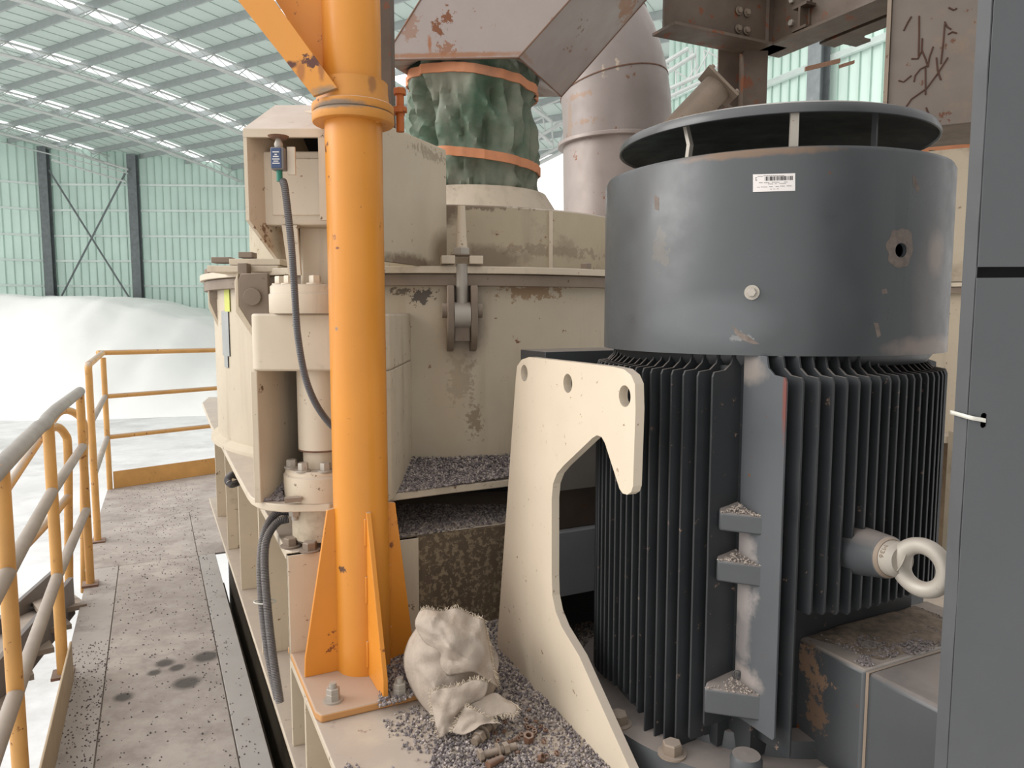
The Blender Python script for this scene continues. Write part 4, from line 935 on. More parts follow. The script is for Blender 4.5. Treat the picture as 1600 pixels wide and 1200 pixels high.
# right vessel, its sleeve and scratched duct
RV = V(2.32, 4.02, 0); RVR = .72
rv = thing('second_vessel', 'cream vessel with flange seen between the motor cover and the dark panel', 'vessel', V(RV.x, RV.y, GZ))
yv = 3.45
def zr(y): return at(1495, y, yv).z
MB().lathe(RV, [(.3, zr(236) + .02), (RVR - .02, zr(236)), (RVR - .02, zr(441))], 64).build('upper_shell', CREAMD, rv)
MB().lathe(RV, [(RVR, zr(443)), (RVR + .04, zr(443)), (RVR + .04, zr(449)), (RVR, zr(449))], 64).build('lid_flange', CREAM, rv)
MB().lathe(RV, [(RVR, zr(450)), (RVR + .03, zr(450)), (RVR + .03, zr(459)), (RVR, zr(459))], 64).build('rim_ring', GRM, rv)
MB().lathe(RV, [(RVR, zr(459)), (RVR, zr(672))], 64).build('lower_shell', CREAMD, rv)
MB().lathe(RV, [(RVR, zr(672)), (RVR + .12, zr(672)), (RVR + .12, zr(682)), (RVR, zr(682))], 64).build('shelf_ring', CREAM, rv)
MB().lathe(RV, [(RVR + .02, zr(682)), (RVR + .02, zr(722)), (RVR + .1, zr(722)), (RVR + .1, zr(732)), (RVR - .02, zr(732)), (RVR - .02, GZ)], 64).build('pedestal', mat('brown_stained_pedestal', (128, 106, 80), .6, var=.15, dirt=.6, dirtcol=(84, 68, 52)), rv)
MB().box(at(1487, 850, 3.2), (.012, .05, .5)).build('rib', CREAMD, rv)
sleeve(RV, .675, zr(241), zr(196), 0, 'second green tarpaulin sleeve with orange band, glimpsed beside the dark panel')
t = thing('scratched_duct', 'brown-grey scratched sheet duct hanging at upper right', 'duct', at(1450, 205, 2.9))
p0, p1 = at(1384, 206, 2.42), at(1600, 200, 2.25)
dd = (p1 - p0); dd.z = 0; dd.normalize(); W_ = .50; back = V(-dd.y, dd.x, 0) * .32
zt_, zb_ = 1.6, p0.z
MB().prism([V(p0.x, p0.y, zb_), V(p0.x, p0.y, zb_) + dd * W_, V(p0.x, p0.y, zb_) + dd * W_ + back, V(p0.x, p0.y, zb_) + back], UZ * (zt_ - zb_)).build('duct_shell', BRND, t, bevel=.004)
MB().prism([V(p0.x, p0.y, zb_) - dd * .012 - back * .03, V(p0.x, p0.y, zb_) - back * .03 , V(p0.x, p0.y, zb_) + back * .05, V(p0.x, p0.y, zb_) - dd * .012 + back * .05], UZ * (zt_ - zb_)).build('corner_strip', GRM, t)
# scratches: real thin rust scars on the duct face
m_ = MB()
def scar(pts, wd=.003):
    P = [onpl(x, y, p0, dd) - back.normalized() * .001 for x, y in pts]
    m_.tube(P, wd * .5, 5)
for s_ in ([(1436, 25), (1436, 55), (1435, 88)], [(1441, 60), (1440, 78), (1446, 92), (1450, 105)], [(1476, 38), (1474, 65), (1470, 100)], [(1476, 34), (1480, 42), (1486, 46)], [(1463, 90), (1465, 110), (1470, 125)],
           [(1448, 103), (1438, 108), (1430, 118), (1428, 128)], [(1424, 118), (1412, 128), (1404, 126)], [(1446, 106), (1446, 148)], [(1481, 90), (1465, 115), (1448, 138), (1424, 155), (1415, 168)], [(1458, 73), (1452, 90), (1450, 104)], [(1447, 168), (1452, 182), (1456, 188)],
           [(1424, 92), (1434, 92), (1441, 78)], [(1481, 54), (1488, 50), (1495, 52)], [(1412, 48), (1418, 36), (1424, 26)], [(1482, 12), (1490, 16), (1495, 13)]):
    scar(s_, .005)
m_.build('rust_scratches', mat('dark_rust_scratch', (66, 36, 20), .8, var=.2), t)

# ================================================================ MOTOR
C = V(.5898, 1.7324, 0)
e1 = -DA; e2 = -DB
mo = thing('electric_motor', 'large blue-grey upright electric motor with finned frame and smooth round cowl', 'motor', V(C.x, C.y, ZP))
ZB_ = -.0785; ZT_ = at(1200, 234, 1.379).z
n = 128
RC = .3715
cow = MB().lathe(C, [(RC - .006, ZB_), (RC, ZB_), (RC, ZT_ - .004), (RC - .004, ZT_ + .004), (RC - .018, ZT_ + .008), (RC - .05, ZT_ + .008), (RC - .05, ZT_ + .004), (RC - .02, ZT_ + .002), (RC - .006, ZT_ - .004)], n, closed=True)
COWS = stain(mat('cowl_paint', (76, 79, 81), .34, var=.05, rust=.1, rscale=12), [(at(1430, 470, 1.5), (.07, .3, .17), (112, 106, 102), .55, 7, .8), (at(1420, 540, 1.5), (.14, .3, .025), (140, 124, 114), .75, 18, .9), (at(1435, 400, 1.5), (.03, .3, .05), (138, 124, 114), .7, 16, .9),
    (at(1040, 385, 1.45), (.02, .2, .06), (104, 92, 76), .35, 30, 1.8), (at(1180, 236, 1.38), (.16, .2, .010), (128, 98, 70), .6, 30, 1.3), (at(1160, 528, 1.38), (.03, .2, .012), (150, 146, 142), .6, 60, 1.6), (at(1120, 500, 1.38), (.12, .3, .06), (100, 104, 106), .5, 6, .6)])  # first and last entries: broad soft lighter areas, at right and low left
o = cow.build('fan_cowl', COWS, mo); sub(o, mo)
# real lifting hole in the cowl
hp = None
r_ = ray(1407, 391); dxy = V(r_.x, r_.y, 0); A_ = dxy.dot(dxy); Bq = -2 * dxy.dot(C); Cq = C.dot(C) - RC * RC
s_ = (-Bq - math.sqrt(Bq * Bq - 4 * A_ * Cq)) / (2 * A_); hp = r_ * s_; hn = V(hp.x - C.x, hp.y - C.y, 0).normalized()
cut = MB().cyl(hp - hn * .03, hp + hn * .03, .0125, 24).build('cutter', BLK)
bpy.context.view_layer.update()
md = o.modifiers.new('hole', 'BOOLEAN'); md.object = cut; md.operation = 'DIFFERENCE'; md.solver = 'EXACT'
dg = bpy.context.evaluated_depsgraph_get(); me2 = bpy.data.meshes.new_from_object(o.evaluated_get(dg)); o.modifiers.clear()
if len(me2.polygons) > 100: 
    me2.polygons.foreach_set('use_smooth', [True] * len(me2.polygons)); me2.set_sharp_from_angle(angle=math.radians(35)); o.data = me2
bpy.data.objects.remove(cut)
def surf(x, y, R_, cen=C):
    r_ = ray(x, y); dxy = V(r_.x, r_.y, 0); A_ = dxy.dot(dxy); Bq = -2 * dxy.dot(cen); Cq = cen.x ** 2 + cen.y ** 2 - R_ * R_
    s_ = (-Bq - math.sqrt(max(0, Bq * Bq - 4 * A_ * Cq))) / (2 * A_); p = r_ * s_; return p, V(p.x - cen.x, p.y - cen.y, 0).normalized()
# dust ring around the hole and chips, as thin patches following the cowl
def patch(pxs, mt, nm, R_=RC, th=.0012, parent=mo):
    P = [surf(x, y, R_)[0] for x, y in pxs]; cx = sum((p for p in P), V(0, 0, 0)) / len(P); nn_ = V(cx.x - C.x, cx.y - C.y, 0).normalized()
    c_ = V(C.x, C.y, cx.z) + nn_ * (R_ + th)
    vs = [c_]
    for q in (.55, 1.0):
        for p in P:
            z = cx.z + (p.z - cx.z) * q; a = math.atan2(p.y - C.y, p.x - C.x); ac = math.atan2(cx.y - C.y, cx.x - C.x); aa = ac + (a - ac) * q
            rr = R_ + (th if q < 1 else .0001); vs.append(V(C.x + rr * math.cos(aa), C.y + rr * math.sin(aa), z))
    k = len(P)
    return MB().add(vs, [(0, i + 1, (i + 1) % k + 1) for i in range(k)] + [(i + 1, (i + 1) % k + 1, (i + 1) % k + 1 + k, i + 1 + k) for i in range(k)]).build(nm, mt, parent)
DUSTP = mat('dried_dust_smear', (122, 110, 102), .8, var=.2, vscale=60)
bl = lambda pts, j=2: [(x + random.uniform(-j, j), y + random.uniform(-j, j)) for x, y in pts]
# ring of dust round the hole (annulus)
m_ = MB(); kk = 40; vs = []
for q, rad in enumerate((.0135, .020, .032)):
    for k in range(kk):
        a = 2 * math.pi * k / kk; rx = rad * (1 + (.25 * noise.noise(V(math.cos(a) * 2, math.sin(a) * 2, 1)) if q == 2 else 0)); rz = rx * (1.25 if math.sin(a) > 0 else 1.0)
        aa = math.atan2(hn.y, hn.x) + rx * math.cos(a) / RC; R_ = RC + (.0012 if q < 2 else .0001)
        vs.append(V(C.x + R_ * math.cos(aa), C.y + R_ * math.sin(aa), hp.z + (rz if q else rad) * math.sin(a)))
m_.add(vs, [(q * kk + k, q * kk + (k + 1) % kk, (q + 1) * kk + (k + 1) % kk, (q + 1) * kk + k) for q in range(2) for k in range(kk)]); m_.build('dust_ring', DUSTP, mo)
for k, pts in enumerate(([(1022, 305), (1030, 308), (1029, 328), (1024, 326)], [(1425, 272), (1432, 278), (1437, 296), (1433, 300), (1427, 288)], [(1377, 452), (1386, 450), (1387, 458), (1378, 460)], [(1365, 505), (1372, 504), (1376, 524), (1370, 527)], [(1144, 509), (1158, 520), (1170, 526), (1188, 538), (1176, 538), (1160, 532), (1150, 522)])):
    patch(bl(pts, 1), DUSTP, 'paint_scuff', th=.0004)
p, nrm = surf(1175, 457, RC)
m_ = MB(); m_.tube([p, p + nrm * .003], .0138, 24); m_.hexbolt(p + nrm * .003, nrm, .0085, .008, False); m_.build('cowl_bolt', GAL, mo)
# sticker
st_ = sub(patch([(1176, 272), (1243, 270), (1242, 299), (1176, 300)], WHT, 'barcode_sticker', th=.0006), mo)
def stick_rect(x0, y0, x1, y1, out):
    P = [surf(x, y, RC + .0009)[0] for x, y in ((x0, y0), (x1, y0), (x1, y1), (x0, y1))]; out.add(P, [(0, 1, 2, 3)])
# rebuild sticker as a proper curved quad strip
bpy.data.objects.remove(st_)
m_ = MB(); cols = 12
for i in range(cols + 1):
    x = 1176.5 + 66 * i / cols; yt = 272.5 - 1.9 * i / cols; yb = 300 - 2.0 * i / cols
    for y in (yt, yb): m_.v.append(surf(x, y, RC + .0006)[0])
for i in range(cols): m_.f.append((2 * i, 2 * i + 1, 2 * i + 3, 2 * i + 2))
st_ = sub(m_.build('barcode_sticker', WHT, mo), mo)
ik = MB(); x = 1195
random.seed(3)
while x < 1239:
    wd = random.choice((.5, .9, 1.6)); dy = -(x - 1176) * .028; stick_rect(x, 276.5 + dy, min(x + wd, 1240), 283 + dy, ik); x += wd + random.choice((.5, .8, 1.1))
for (xa, xb, y) in ((1184, 1192, 275.2), (1193, 1226, 274.0), (1186, 1192, 285), (1194, 1202, 285), (1206, 1218, 284.4), (1225, 1231, 284), (1200, 1208, 287), (1211, 1214, 286.5), (1218, 1228, 286), (1183, 1187, 292), (1189, 1199, 291.6), (1202, 1208, 291.2), (1212, 1217, 291), (1219, 1226, 290.4), (1229, 1237, 290), (1203.5, 1206, 295), (1208.5, 1211.5, 294.8), (1214, 1216.5, 294.6)):
    xx = xa
    while xx < xb: stick_rect(xx, y, min(xx + .9, xb), y + .9, ik); xx += 1.5
stick_rect(1180, 277.2, 1183, 278, ik); stick_rect(1180.5, 279, 1181.2, 282.5, ik); stick_rect(1182, 280.2, 1182.6, 282.5, ik)
ik.build('print', INK, st_, smooth=False)
random.seed(11)
# rain cap
RCp = .341; zc = at(1212, 177, 1.409).z
cap = MB().lathe(C, [(0, zc + .045), (.15, zc + .043), (.28, zc + .034), (RCp - .02, zc + .024), (RCp - .005, zc + .018), (RCp, zc + .008), (RCp, zc), (RCp - .003, zc - .001), (RCp - .006, zc + .004)], 96)
cap.build('rain_cap', COWL, mo)
MB().lathe(C, [(RCp - .006, zc + .003), (RCp - .03, zc + .012), (.2, zc + .022), (0, zc + .03)], 96).build('shaded_cap_underside', BLK, mo)  # near-black colour stands for the shade under the cap, with some grime
for (x, y0, y1, rr) in ((1240, 178, 232, .325), (1366, 206, 236, .30), (1075, 206, 246, .30)):
    # strut on circle rr in front half
    p, nrm = surf(x, 220, rr) if x != 1049 else surf(1050, 250, .335)
    tg = V(-nrm.y, nrm.x, 0); zt = zc + .02
    w_ = .0075 if x == 1240 else .002
    if x == 1075:
        MB().hexa([V(p.x, p.y, ZT_ - .03) - tg * .004, V(p.x, p.y, ZT_ - .03) + tg * .004, V(p.x, p.y, ZT_ - .03) + tg * .004 + nrm * .012, V(p.x, p.y, ZT_ - .03) - tg * .004 + nrm * .012],
                  [V(p.x, p.y, zc - .03) + tg * .006, V(p.x, p.y, zc - .03) + tg * .014, V(p.x, p.y, zc - .03) + tg * .014 + nrm * .012, V(p.x, p.y, zc - .03) + tg * .006 + nrm * .012]).hexa(
                  [V(p.x, p.y, zc - .03) + tg * .006, V(p.x, p.y, zc - .03) + tg * .014, V(p.x, p.y, zc - .03) + tg * .014 + nrm * .012, V(p.x, p.y, zc - .03) + tg * .006 + nrm * .012],
                  [V(p.x, p.y, zt) - tg * .008, V(p.x, p.y, zt), V(p.x, p.y, zt) + nrm * .012, V(p.x, p.y, zt) - tg * .008 + nrm * .012]).build('cap_strut', GAL, mo)
    else:
        MB().box(V(p.x, p.y, (ZT_ - .03 + zt) / 2), (w_, .006, (zt - ZT_ + .03) / 2), tg, nrm).build('cap_strut', GAL if x == 1240 else COWL, mo)
MB().lathe(C, [(RC - .04, ZT_ - .05), (0, ZT_ - .05)], 64).build('inlet_grille', BLK, mo)
# stator frame
MB().lathe(C, [(0, -.10), (.335, -.10), (.345, -.085), (.345, -.06), (0, -.06)], 96).build('top_end_ring', FIN, mo)
Hm = -.875
tR, tL = .265, .205; sp = .025
LRt = [.327, .342, .356, .365, .373, .378, .381, .383, .384, .383, .381, .378, .374, .371, .366, .359, .350, .339, .325, .308]
LLt = [.332, .347, .361, .370, .376, .383, .385, .386, .385, .382, .380, .377, .372, .366, .359, .348, .335, .318]
core = []
def mp(a, b_, z=0): return V(C.x + e1.x * a + e2.x * b_, C.y + e1.y * a + e2.y * b_, z)
# core: octagon-like block inside the fins
cr = .262
pts = [mp(cr, tR - .003), mp(tL - .003, tR - .003), mp(tL - .003, cr + .03), mp(-.19, .30), mp(-.30, .19), mp(-.32, -.1), mp(-.2, -.28), mp(.1, -.31), mp(cr, -.20)]
MB().prism([p + UZ * Hm for p in pts], UZ * (-.10 - Hm)).build('frame_core', FIN, mo)
FINR = stain(mat('lit_corner_fin_paint', (84, 87, 90), .34, var=.06, rust=.3, rscale=50), [(at(1160, 860, 1.40), (.022, .1, .05), (150, 142, 138), .8, 40, 1.3), (at(1155, 935, 1.40), (.03, .1, .05), (150, 142, 138), .8, 40, 1.4), (at(1160, 990, 1.40), (.012, .1, .08), (140, 132, 128), .6, 50, 1.4), (at(1150, 605, 1.42), (.015, .1, .03), (150, 136, 118), .8, 60, 1.8), (at(1165, 575, 1.43), (.03, .1, .035), (140, 130, 122), .7, 30, 1.0), (at(1225, 620, 1.33), (.004, .06, .09), (112, 60, 52), .9, 60, .8), (at(1160, 1060, 1.39), (.03, .1, .03), (150, 140, 134), .8, 40, 1.2)])  # lighter copy for the corner fin: its lit face put into the colour
def zpx(x, y, p): return at(x, y, p.y).z
# bottoms of right fins (px y) and left fins
botR = [1158, 1187, 962, 962, 962, 962, 955, 952, 948, 944, 940, 936, 932, 930, 928, 926, 924, 922, 920, 918]
botL = [1135, 1156, 1175, 1168, 1160, 1150, 1115, 1100, 1085, 1075, 1072, 1065, 1060, 1055, 1050, 1045, 1040, 1035]
eyeC = mp(.40, .035); eyeC.z = at(1375, 862, 1.42).z
def fin(axis, k, L_, t, bot, top_in=.055):
    a_dir = e1 if axis == 'R' else e2; b_dir = e2 if axis == 'R' else e1
    P = lambda a, z: V(C.x + a_dir.x * a + b_dir.x * t, C.y + a_dir.y * a + b_dir.y * t, z)
    r0 = .22; tip = P(L_, 0)
    pxx = 800 + F * tip.x / (tip.y * CP); zb = at(pxx, bot, tip.y).z if bot < 1500 else bot
    zt = -.112 if axis == 'R' else -.108
    prof = [(r0, zb), (L_ - .004, zb), (L_, zb + .006), (L_, zt - .012), (L_ - .004, zt - .003), (L_ - .03, zt), (L_ - .045, zt + .012), (L_ - .05, -.0785), (r0, -.0785)]
    th = .0048; N_ = Vector(b_dir) * th
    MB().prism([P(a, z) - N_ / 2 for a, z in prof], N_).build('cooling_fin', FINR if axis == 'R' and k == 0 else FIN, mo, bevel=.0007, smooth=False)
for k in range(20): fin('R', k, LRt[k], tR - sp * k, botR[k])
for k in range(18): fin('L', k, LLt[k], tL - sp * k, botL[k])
# fins on the hidden sides, seen from a step aside
for k in range(10):
    t_ = .20 - .045 * k
    for (ad, bd) in ((-e1, e2), (-e2, e1)):
        o_ = V(C.x, C.y, 0) + bd * t_; L_ = math.sqrt(.385 ** 2 - t_ ** 2)
        MB().prism([o_ + ad * .2 + UZ * -.8 - bd * .0026, o_ + ad * L_ + UZ * -.8 - bd * .0026, o_ + ad * L_ - UZ * .11 - bd * .0026, o_ + ad * .2 - UZ * .0785 - bd * .0026], bd * .0052).build('cooling_fin', FIN, mo)
DUSTP0 = mat('pale_settled_dust', (160, 148, 138), .9, var=.2, vscale=60)
# boss in the corner valley
for (x0, y0, x1, y1, out_) in ((1124, 797, 1195, 833, .0), (1120, 872, 1192, 912, .0), (1100, 1072, 1204, 1118, .012)):
    dd_ = (-e1 * 0 + (e1 + e2)).normalized()
    va = mp(tL, tR); Yc = 1.398 - out_
    pA, pB_ = at(x0, (y0 + y1) / 2, Yc), at(x1, (y0 + y1) / 2, Yc - .036)
    za, zb = at(x0, y0 + 4, Yc).z, at(x0, y1 - 4, Yc).z
    m_ = MB(); m_.hexa([V(pA.x, pA.y, zb), V(pB_.x, pB_.y, zb), V(va.x + .02, va.y + .03, zb), V(va.x - .03, va.y + .03, zb)], [V(pA.x, pA.y, za), V(pB_.x, pB_.y, za), V(va.x + .02, va.y + .03, za + .022), V(va.x - .03, va.y + .03, za + .022)])
    m_.build('corner_bracket', MOT, mo, bevel=.004)
    m_ = MB(); tc_ = V((pA.x + pB_.x) / 2, (pA.y + pB_.y) / 2 + .012, za + .004)
    for q in range(220): u_, v_ = random.uniform(-1, 1), random.random(); m_.rock(pA.lerp(pB_, (u_ + 1) / 2) * 1 + V(0, v_ * .03, 0) + UZ * (za - (pA.lerp(pB_, (u_ + 1) / 2)).z + v_ * .018 * (1 - abs(u_)) + .002), random.uniform(.001, .0028)) if abs(u_) < 1 - v_ else None
    o = m_.build('bracket_dust', DUSTP0, mo, smooth=False); o['kind'] = 'stuff'
# cast emblem: ring with letters, in the valley above the lowest bracket
ec = at(1151, 1054, 1.403)
emb = sub(MB().tube([ec + V(.0085 * math.cos(a), 0, .0085 * math.sin(a)) for a in [2 * math.pi * k / 24 for k in range(25)]], .0012, 6).build('cast_emblem', MOT, mo), mo)
lt = MB()
for (dx, z0_, z1_) in ((-.004, -.005, .005), (-.001, -.005, .005), (.0025, -.005, .005), (.0055, -.004, .004)): lt.box(ec + V(dx, -.0005, 0), (.0006, .001, .005))
lt.box(ec + V(.004, -.0005, .0), (.0015, .001, .0006)); lt.build('emblem_letters', MOT, emb)
# end shield and mounting flange
MB().lathe(C, [(.30, -.84), (.34, -.845), (.345, Hm - .004), (.43, Hm - .01), (.44, ZP + .012), (0, ZP + .012)], 96).build('mounting_flange', MOT, mo)
for k in range(10):
    a = math.radians(190 + 20 * k); p = V(C.x + .415 * math.cos(a), C.y + .415 * math.sin(a), Hm - .01)
    MB().hexbolt(p, UZ, .02, .022).build('flange_bolt', GRM, mo)
bx = at(1166, 1185, 1.33)
MB().lathe(V(bx.x, bx.y, 0), [(.03, bx.z - .05), (.03, bx.z + .0), (.026, bx.z + .008), (0, bx.z + .01)], 28).build('jack_boss', MOT, mo)
# eyebolt boss
ax = (e1 * .93 + DB * .20).normalized()
b0 = at(1344, 860, 1.355); bc = at(1398, 873, 1.275)
axb = (bc - b0).normalized()
MB().tube([b0 - axb * .09, b0, bc - axb * .012], [.050, .046, .038], 32).build('lifting_boss', MOT, mo, bevel=.002)
MB().tube([bc - axb * .0125, bc - axb * .006], [.037, .033], 32).build('rust_collar', GRM, mo)
eb = thing('lifting_eyebolt', 'pale steel lifting eyebolt marked M36 screwed into the motor side', 'eyebolt', bc - UZ * .03)
MB().tube([bc - axb * .006, bc + axb * .010, bc + axb * .018], [.0315, .0315, .024], 32).build('collar', GAL, eb)
rc = at(1441, 887, 1.235)
ring = MB(); R0, r0 = .0380, .0142
XA = (rc - bc).normalized(); ZA = (UZ - XA * UZ.dot(XA)).normalized(); YA = XA.cross(ZA)
nr, nq = 56, 16; vs = []
for i in range(nr):
    a = 2 * math.pi * i / nr; c_ = rc + XA * R0 * math.cos(a) + ZA * R0 * math.sin(a); rr = r0 * (1 + .25 * max(0, -math.cos(a)) ** 4)
    for q in range(nq):
        b_ = 2 * math.pi * q / nq; vs.append(c_ + (XA * math.cos(a) + ZA * math.sin(a)) * rr * math.cos(b_) + YA * rr * math.sin(b_))
ring.add(vs, [(i * nq + q, i * nq + (q + 1) % nq, ((i + 1) % nr) * nq + (q + 1) % nq, ((i + 1) % nr) * nq + q) for i in range(nr) for q in range(nq)])
ring.build('ring', GAL, eb)
MB().tube([bc + axb * .010, rc - XA * (R0 - .003)], [.025, .0145], 20).build('neck', GAL, eb)
tm = MB(); s0 = bc + axb * .002
sideA = (UZ - axb * UZ.dot(axb)).normalized(); fr = axb.cross(sideA); fr = fr if fr.y < 0 else -fr
def onc(co, off=-.6):
    th = -co.x / .029 + .55 - 0; rr = .0317 + co.z
    rad = fr * math.cos(th) + sideA * math.sin(th); return s0 + rad * rr + axb * co.y
text_mesh(tm, 'M36', .0135, onc, .0006); tm.build('lettering', GRM, eb, smooth=False)
# terminal box
tbz = at(1250, 1000, 1.43).z
def tbp(a, b_, z): return mp(a, b_, z)
tb = thing('terminal_box', 'dark blue-grey terminal box on the lower right of the motor with dust on top', 'terminal box', mp(.4, 0, -1.0))
p0_ = atz(1250, 1000, tbz); q0_ = atz(1354, 1050, tbz); q1_ = atz(1467, 1102, tbz)
A0 = (p0_ - V(C.x, C.y, 0)).dot(e1); A1 = (q0_ - V(C.x, C.y, 0)).dot(e1); A2 = (q1_ - V(C.x, C.y, 0)).dot(e1); B0 = (q0_ - V(C.x, C.y, 0)).dot(e2)
MB().prism([mp(.24, B0, -1.3), mp(A1 - .002, B0, -1.3), mp(A1 - .002, B0 - .42, -1.3), mp(.24, B0 - .42, -1.3)], UZ * (tbz + 1.3)).build('box_body', stain(mat('terminal_box_paint', (76, 78, 80), .4, var=.06, rust=.3, rscale=34, dust=.8), [(at(1262, 1030, 1.42), (.03, .05, .05), (134, 108, 88), .9, 60, 1.7), (at(1278, 1060, 1.40), (.03, .05, .03), (134, 108, 88), .9, 60, 1.7), (at(1272, 1110, 1.40), (.02, .05, .06), (124, 98, 78), .8, 50, 1.8)]), tb, bevel=.008)
MB().prism([mp(A1 + .002, B0 + .001, -1.3), mp(A2 + .10, B0 + .001, -1.3), mp(A2 + .10, B0 - .43, -1.3), mp(A1 + .002, B0 - .43, -1.3)], UZ * (tbz + 1.301)).build('box_cover', MOT, tb, bevel=.010)
MB().prism([mp(A1 - .003, B0 - .003, -1.3), mp(A1 + .003, B0 - .003, -1.3), mp(A1 + .003, B0 - .41, -1.3), mp(A1 - .003, B0 - .41, -1.3)], UZ * (tbz + 1.298)).build('gasket', GRM, tb)
DUSTB = mat('clumped_dust', (138, 122, 106), .95, var=.25, vscale=50, bump=1, bscale=90)
# dust drift on the box: low mound + grit
m_ = MB(); gx, gy = 40, 30; vs = []
for j in range(gy + 1):
    for i in range(gx + 1):
        a = .25 + (A1 - .01 - .25) * i / gx; b_ = B0 - .01 - .36 * j / gy
        h = (noise.noise(V(a * 22, b_ * 22, 2)) + .25 + .9 * (j / gy > .1) * (1 - i / gx) + (j / gy) * .5 - (i / gx) * .55) * .007
        e_ = min(i, gx - i, j, gy - j) / 4.; vs.append(mp(a, b_, tbz + min(h, .009) * min(1, e_) - .0008))
m_.add(vs, [(j * (gx + 1) + i, j * (gx + 1) + i + 1, (j + 1) * (gx + 1) + i + 1, (j + 1) * (gx + 1) + i) for j in range(gy) for i in range(gx)])
tag(m_.build('dust_drift', DUSTB, ang=80), 'brown dust drift lying on top of the terminal box', 'dust', kind='stuff')
m_ = MB()
for k in range(2600):
    a = random.uniform(.27, A1 - .005); b_ = B0 - random.uniform(.01, .36)
    if a < A1 - .05 and random.random() < .65 or noise.noise(V(a * 20, b_ * 20, 5)) < -.05: continue
    m_.rock(mp(a, b_, tbz + .002), random.uniform(.0015, .0035))
tag(m_.build('gravel', STONES[1], smooth=False), 'fine grey stone grit on the terminal box', 'gravel', kind='stuff')
# second box on the left flank, seen through the hook plate
sb_ = thing('side_box', 'grey riveted box on the far flank of the motor, seen through the hook plate', 'junction box', V(.2, 2.0, -.78))
X0, X1 = at(852, 560, 2.0), at(936, 560, 2.0)
ztop_ = at(880, 549, 2.0).z
for (z_a, z_b, yo, mt_) in ((ztop_, ztop_ - .035, 0, MOT), (ztop_ - .035, at(880, 772, 2.0).z, .012, mat('dusty_grey_box', (156, 148, 140), .6, var=.1)), (at(880, 772, 2.0).z, at(880, 836, 2.0).z, .03, BRN), (at(880, 836, 2.0).z, at(880, 938, 2.0).z, .0, mat('grey_box_cover', (158, 160, 164), .5, var=.05)), (at(880, 938, 2.0).z, -.9, .03, BLK)):
    o_ = V(X0.x, 2.0 + yo, z_b)
    MB().prism([o_, o_ + DB * .3, o_ + DB * .3 + DA * .15, o_ + DA * .15], UZ * (z_a - z_b - .001)).build('panel', mt_, sb_, bevel=.002)

# ================================================================ HOOK PLATE
hd = V(-.40, .9165, 0); HP = V(.232, 1.40, 0); hN = V(.9165, .40, 0)
def hz(x, y): p = onpl(x, y, HP, hd); return ((p - HP).dot(hd), p.z)
outl = [(806, 590), (808, 572), (815, 562), (826, 558), (958, 573), (975, 577), (986, 586), (992, 600), (993, 640), (989, 760), (986, 769), (980, 773), (973, 771), (968, 764), (945, 692), (940, 683), (933, 680), (926, 684), (880, 728), (870, 740), (864, 756), (862, 780), (862, 900), (863, 930), (868, 955), (878, 980), (905, 1025), (959, 1146), (990, 1215), (1000, 1245), (955, 1245), (915, 1197), (797, 1062), (788, 1046), (779, 1015), (777, 1000)]
pl2 = [hz(*p) for p in outl]
ho = []
for (x, y, ry) in ((819, 583, 13), (887, 599, 15), (976, 619, 17)):
    s_, z_ = hz(x, y); z2 = hz(x, y - ry)[1]; ho.append(circ(s_, z_, abs(z2 - z_), 24))
hk = MB(); outline_mesh(hk, pl2, ho, HP, hd, .020, hN)
print('hook base z', hz(797, 1062), hz(915, 1197), 'platform', ZP)
o = hk.build('hook_plate', CREAMH, smooth=False); tag(o, 'thick pale cream hook-shaped steel plate with three holes, in front of the motor', 'steel plate')

# ================================================================ DARK PANEL AT RIGHT
pn = thing('sheet_metal_guard', 'dark grey folded sheet-metal guard panel along the right edge of the picture', 'panel', V(.78, 1.0, -1.5))
Yp = 1.0; xl = at(1527, 430, Yp).x; xr = xl + .42; bk = .03; th = .002
zt0 = 1.0; zg1 = at(1560, 417, Yp).z; zg0 = at(1560, 433, Yp).z
slot = at(1537, 657, Yp)
lo = MB(); sx, sz = slot.x - xl, slot.z; hw, hh = .0042, .0105
sl_pts = [(sx + hw * math.cos(a) , sz + (hh - hw) * (1 if math.sin(a) >= 0 else -1) + hw * math.sin(a)) for a in [2 * math.pi * k / 24 for k in range(24)]]
outline_mesh(lo, [(0, -1.4), (.42, -1.4), (.42, zg0 + .002), (0, zg0 - .001)], [sl_pts], V(xl, Yp, 0), V(1, 0, 0), .002, V(0, 1, 0)); lo.build('lower_sheet', PAN, pn)
cr_z = at(1570, 222, Yp).z
up = MB(); up.add([V(xl + .001, Yp + .002, zg1), V(xr, Yp + .002, zg1 + .001), V(xr, Yp + .004, cr_z + .006), V(xl + .002, Yp + .004, cr_z), V(xr, Yp, zt0), V(xl + .003, Yp, zt0)], [(0, 1, 2, 3), (3, 2, 4, 5)])
up.build('upper_sheet', PAN, pn, smooth=False).modifiers.new('t', 'SOLIDIFY').thickness = .002
fl_ = MB(); n = 60; vs = []
for k in range(n + 1):
    z = -1.4 + (zt0 + 1.4) * k / n; wv = .0022 * noise.noise(V(0, 0, z * 9)) + .0012 * noise.noise(V(3, 0, z * 30))
    vs += [V(xl + wv, Yp + .004, z), V(xl - .002 + wv * .2, Yp + bk, z)]
fl_.add(vs, [(2 * k, 2 * k + 1, 2 * k + 3, 2 * k + 2) for k in range(n)]); o = fl_.build('side_flange', PAN, pn, smooth=False); o.modifiers.new('t', 'SOLIDIFY').thickness = .002
MB().box(V((xl + xr) / 2 + .004, Yp + bk, (zt0 - 1.4) / 2), ((xr - xl) / 2 - .004, .002, (zt0 + 1.4) / 2)).build('backing_sheet', BLK, pn)
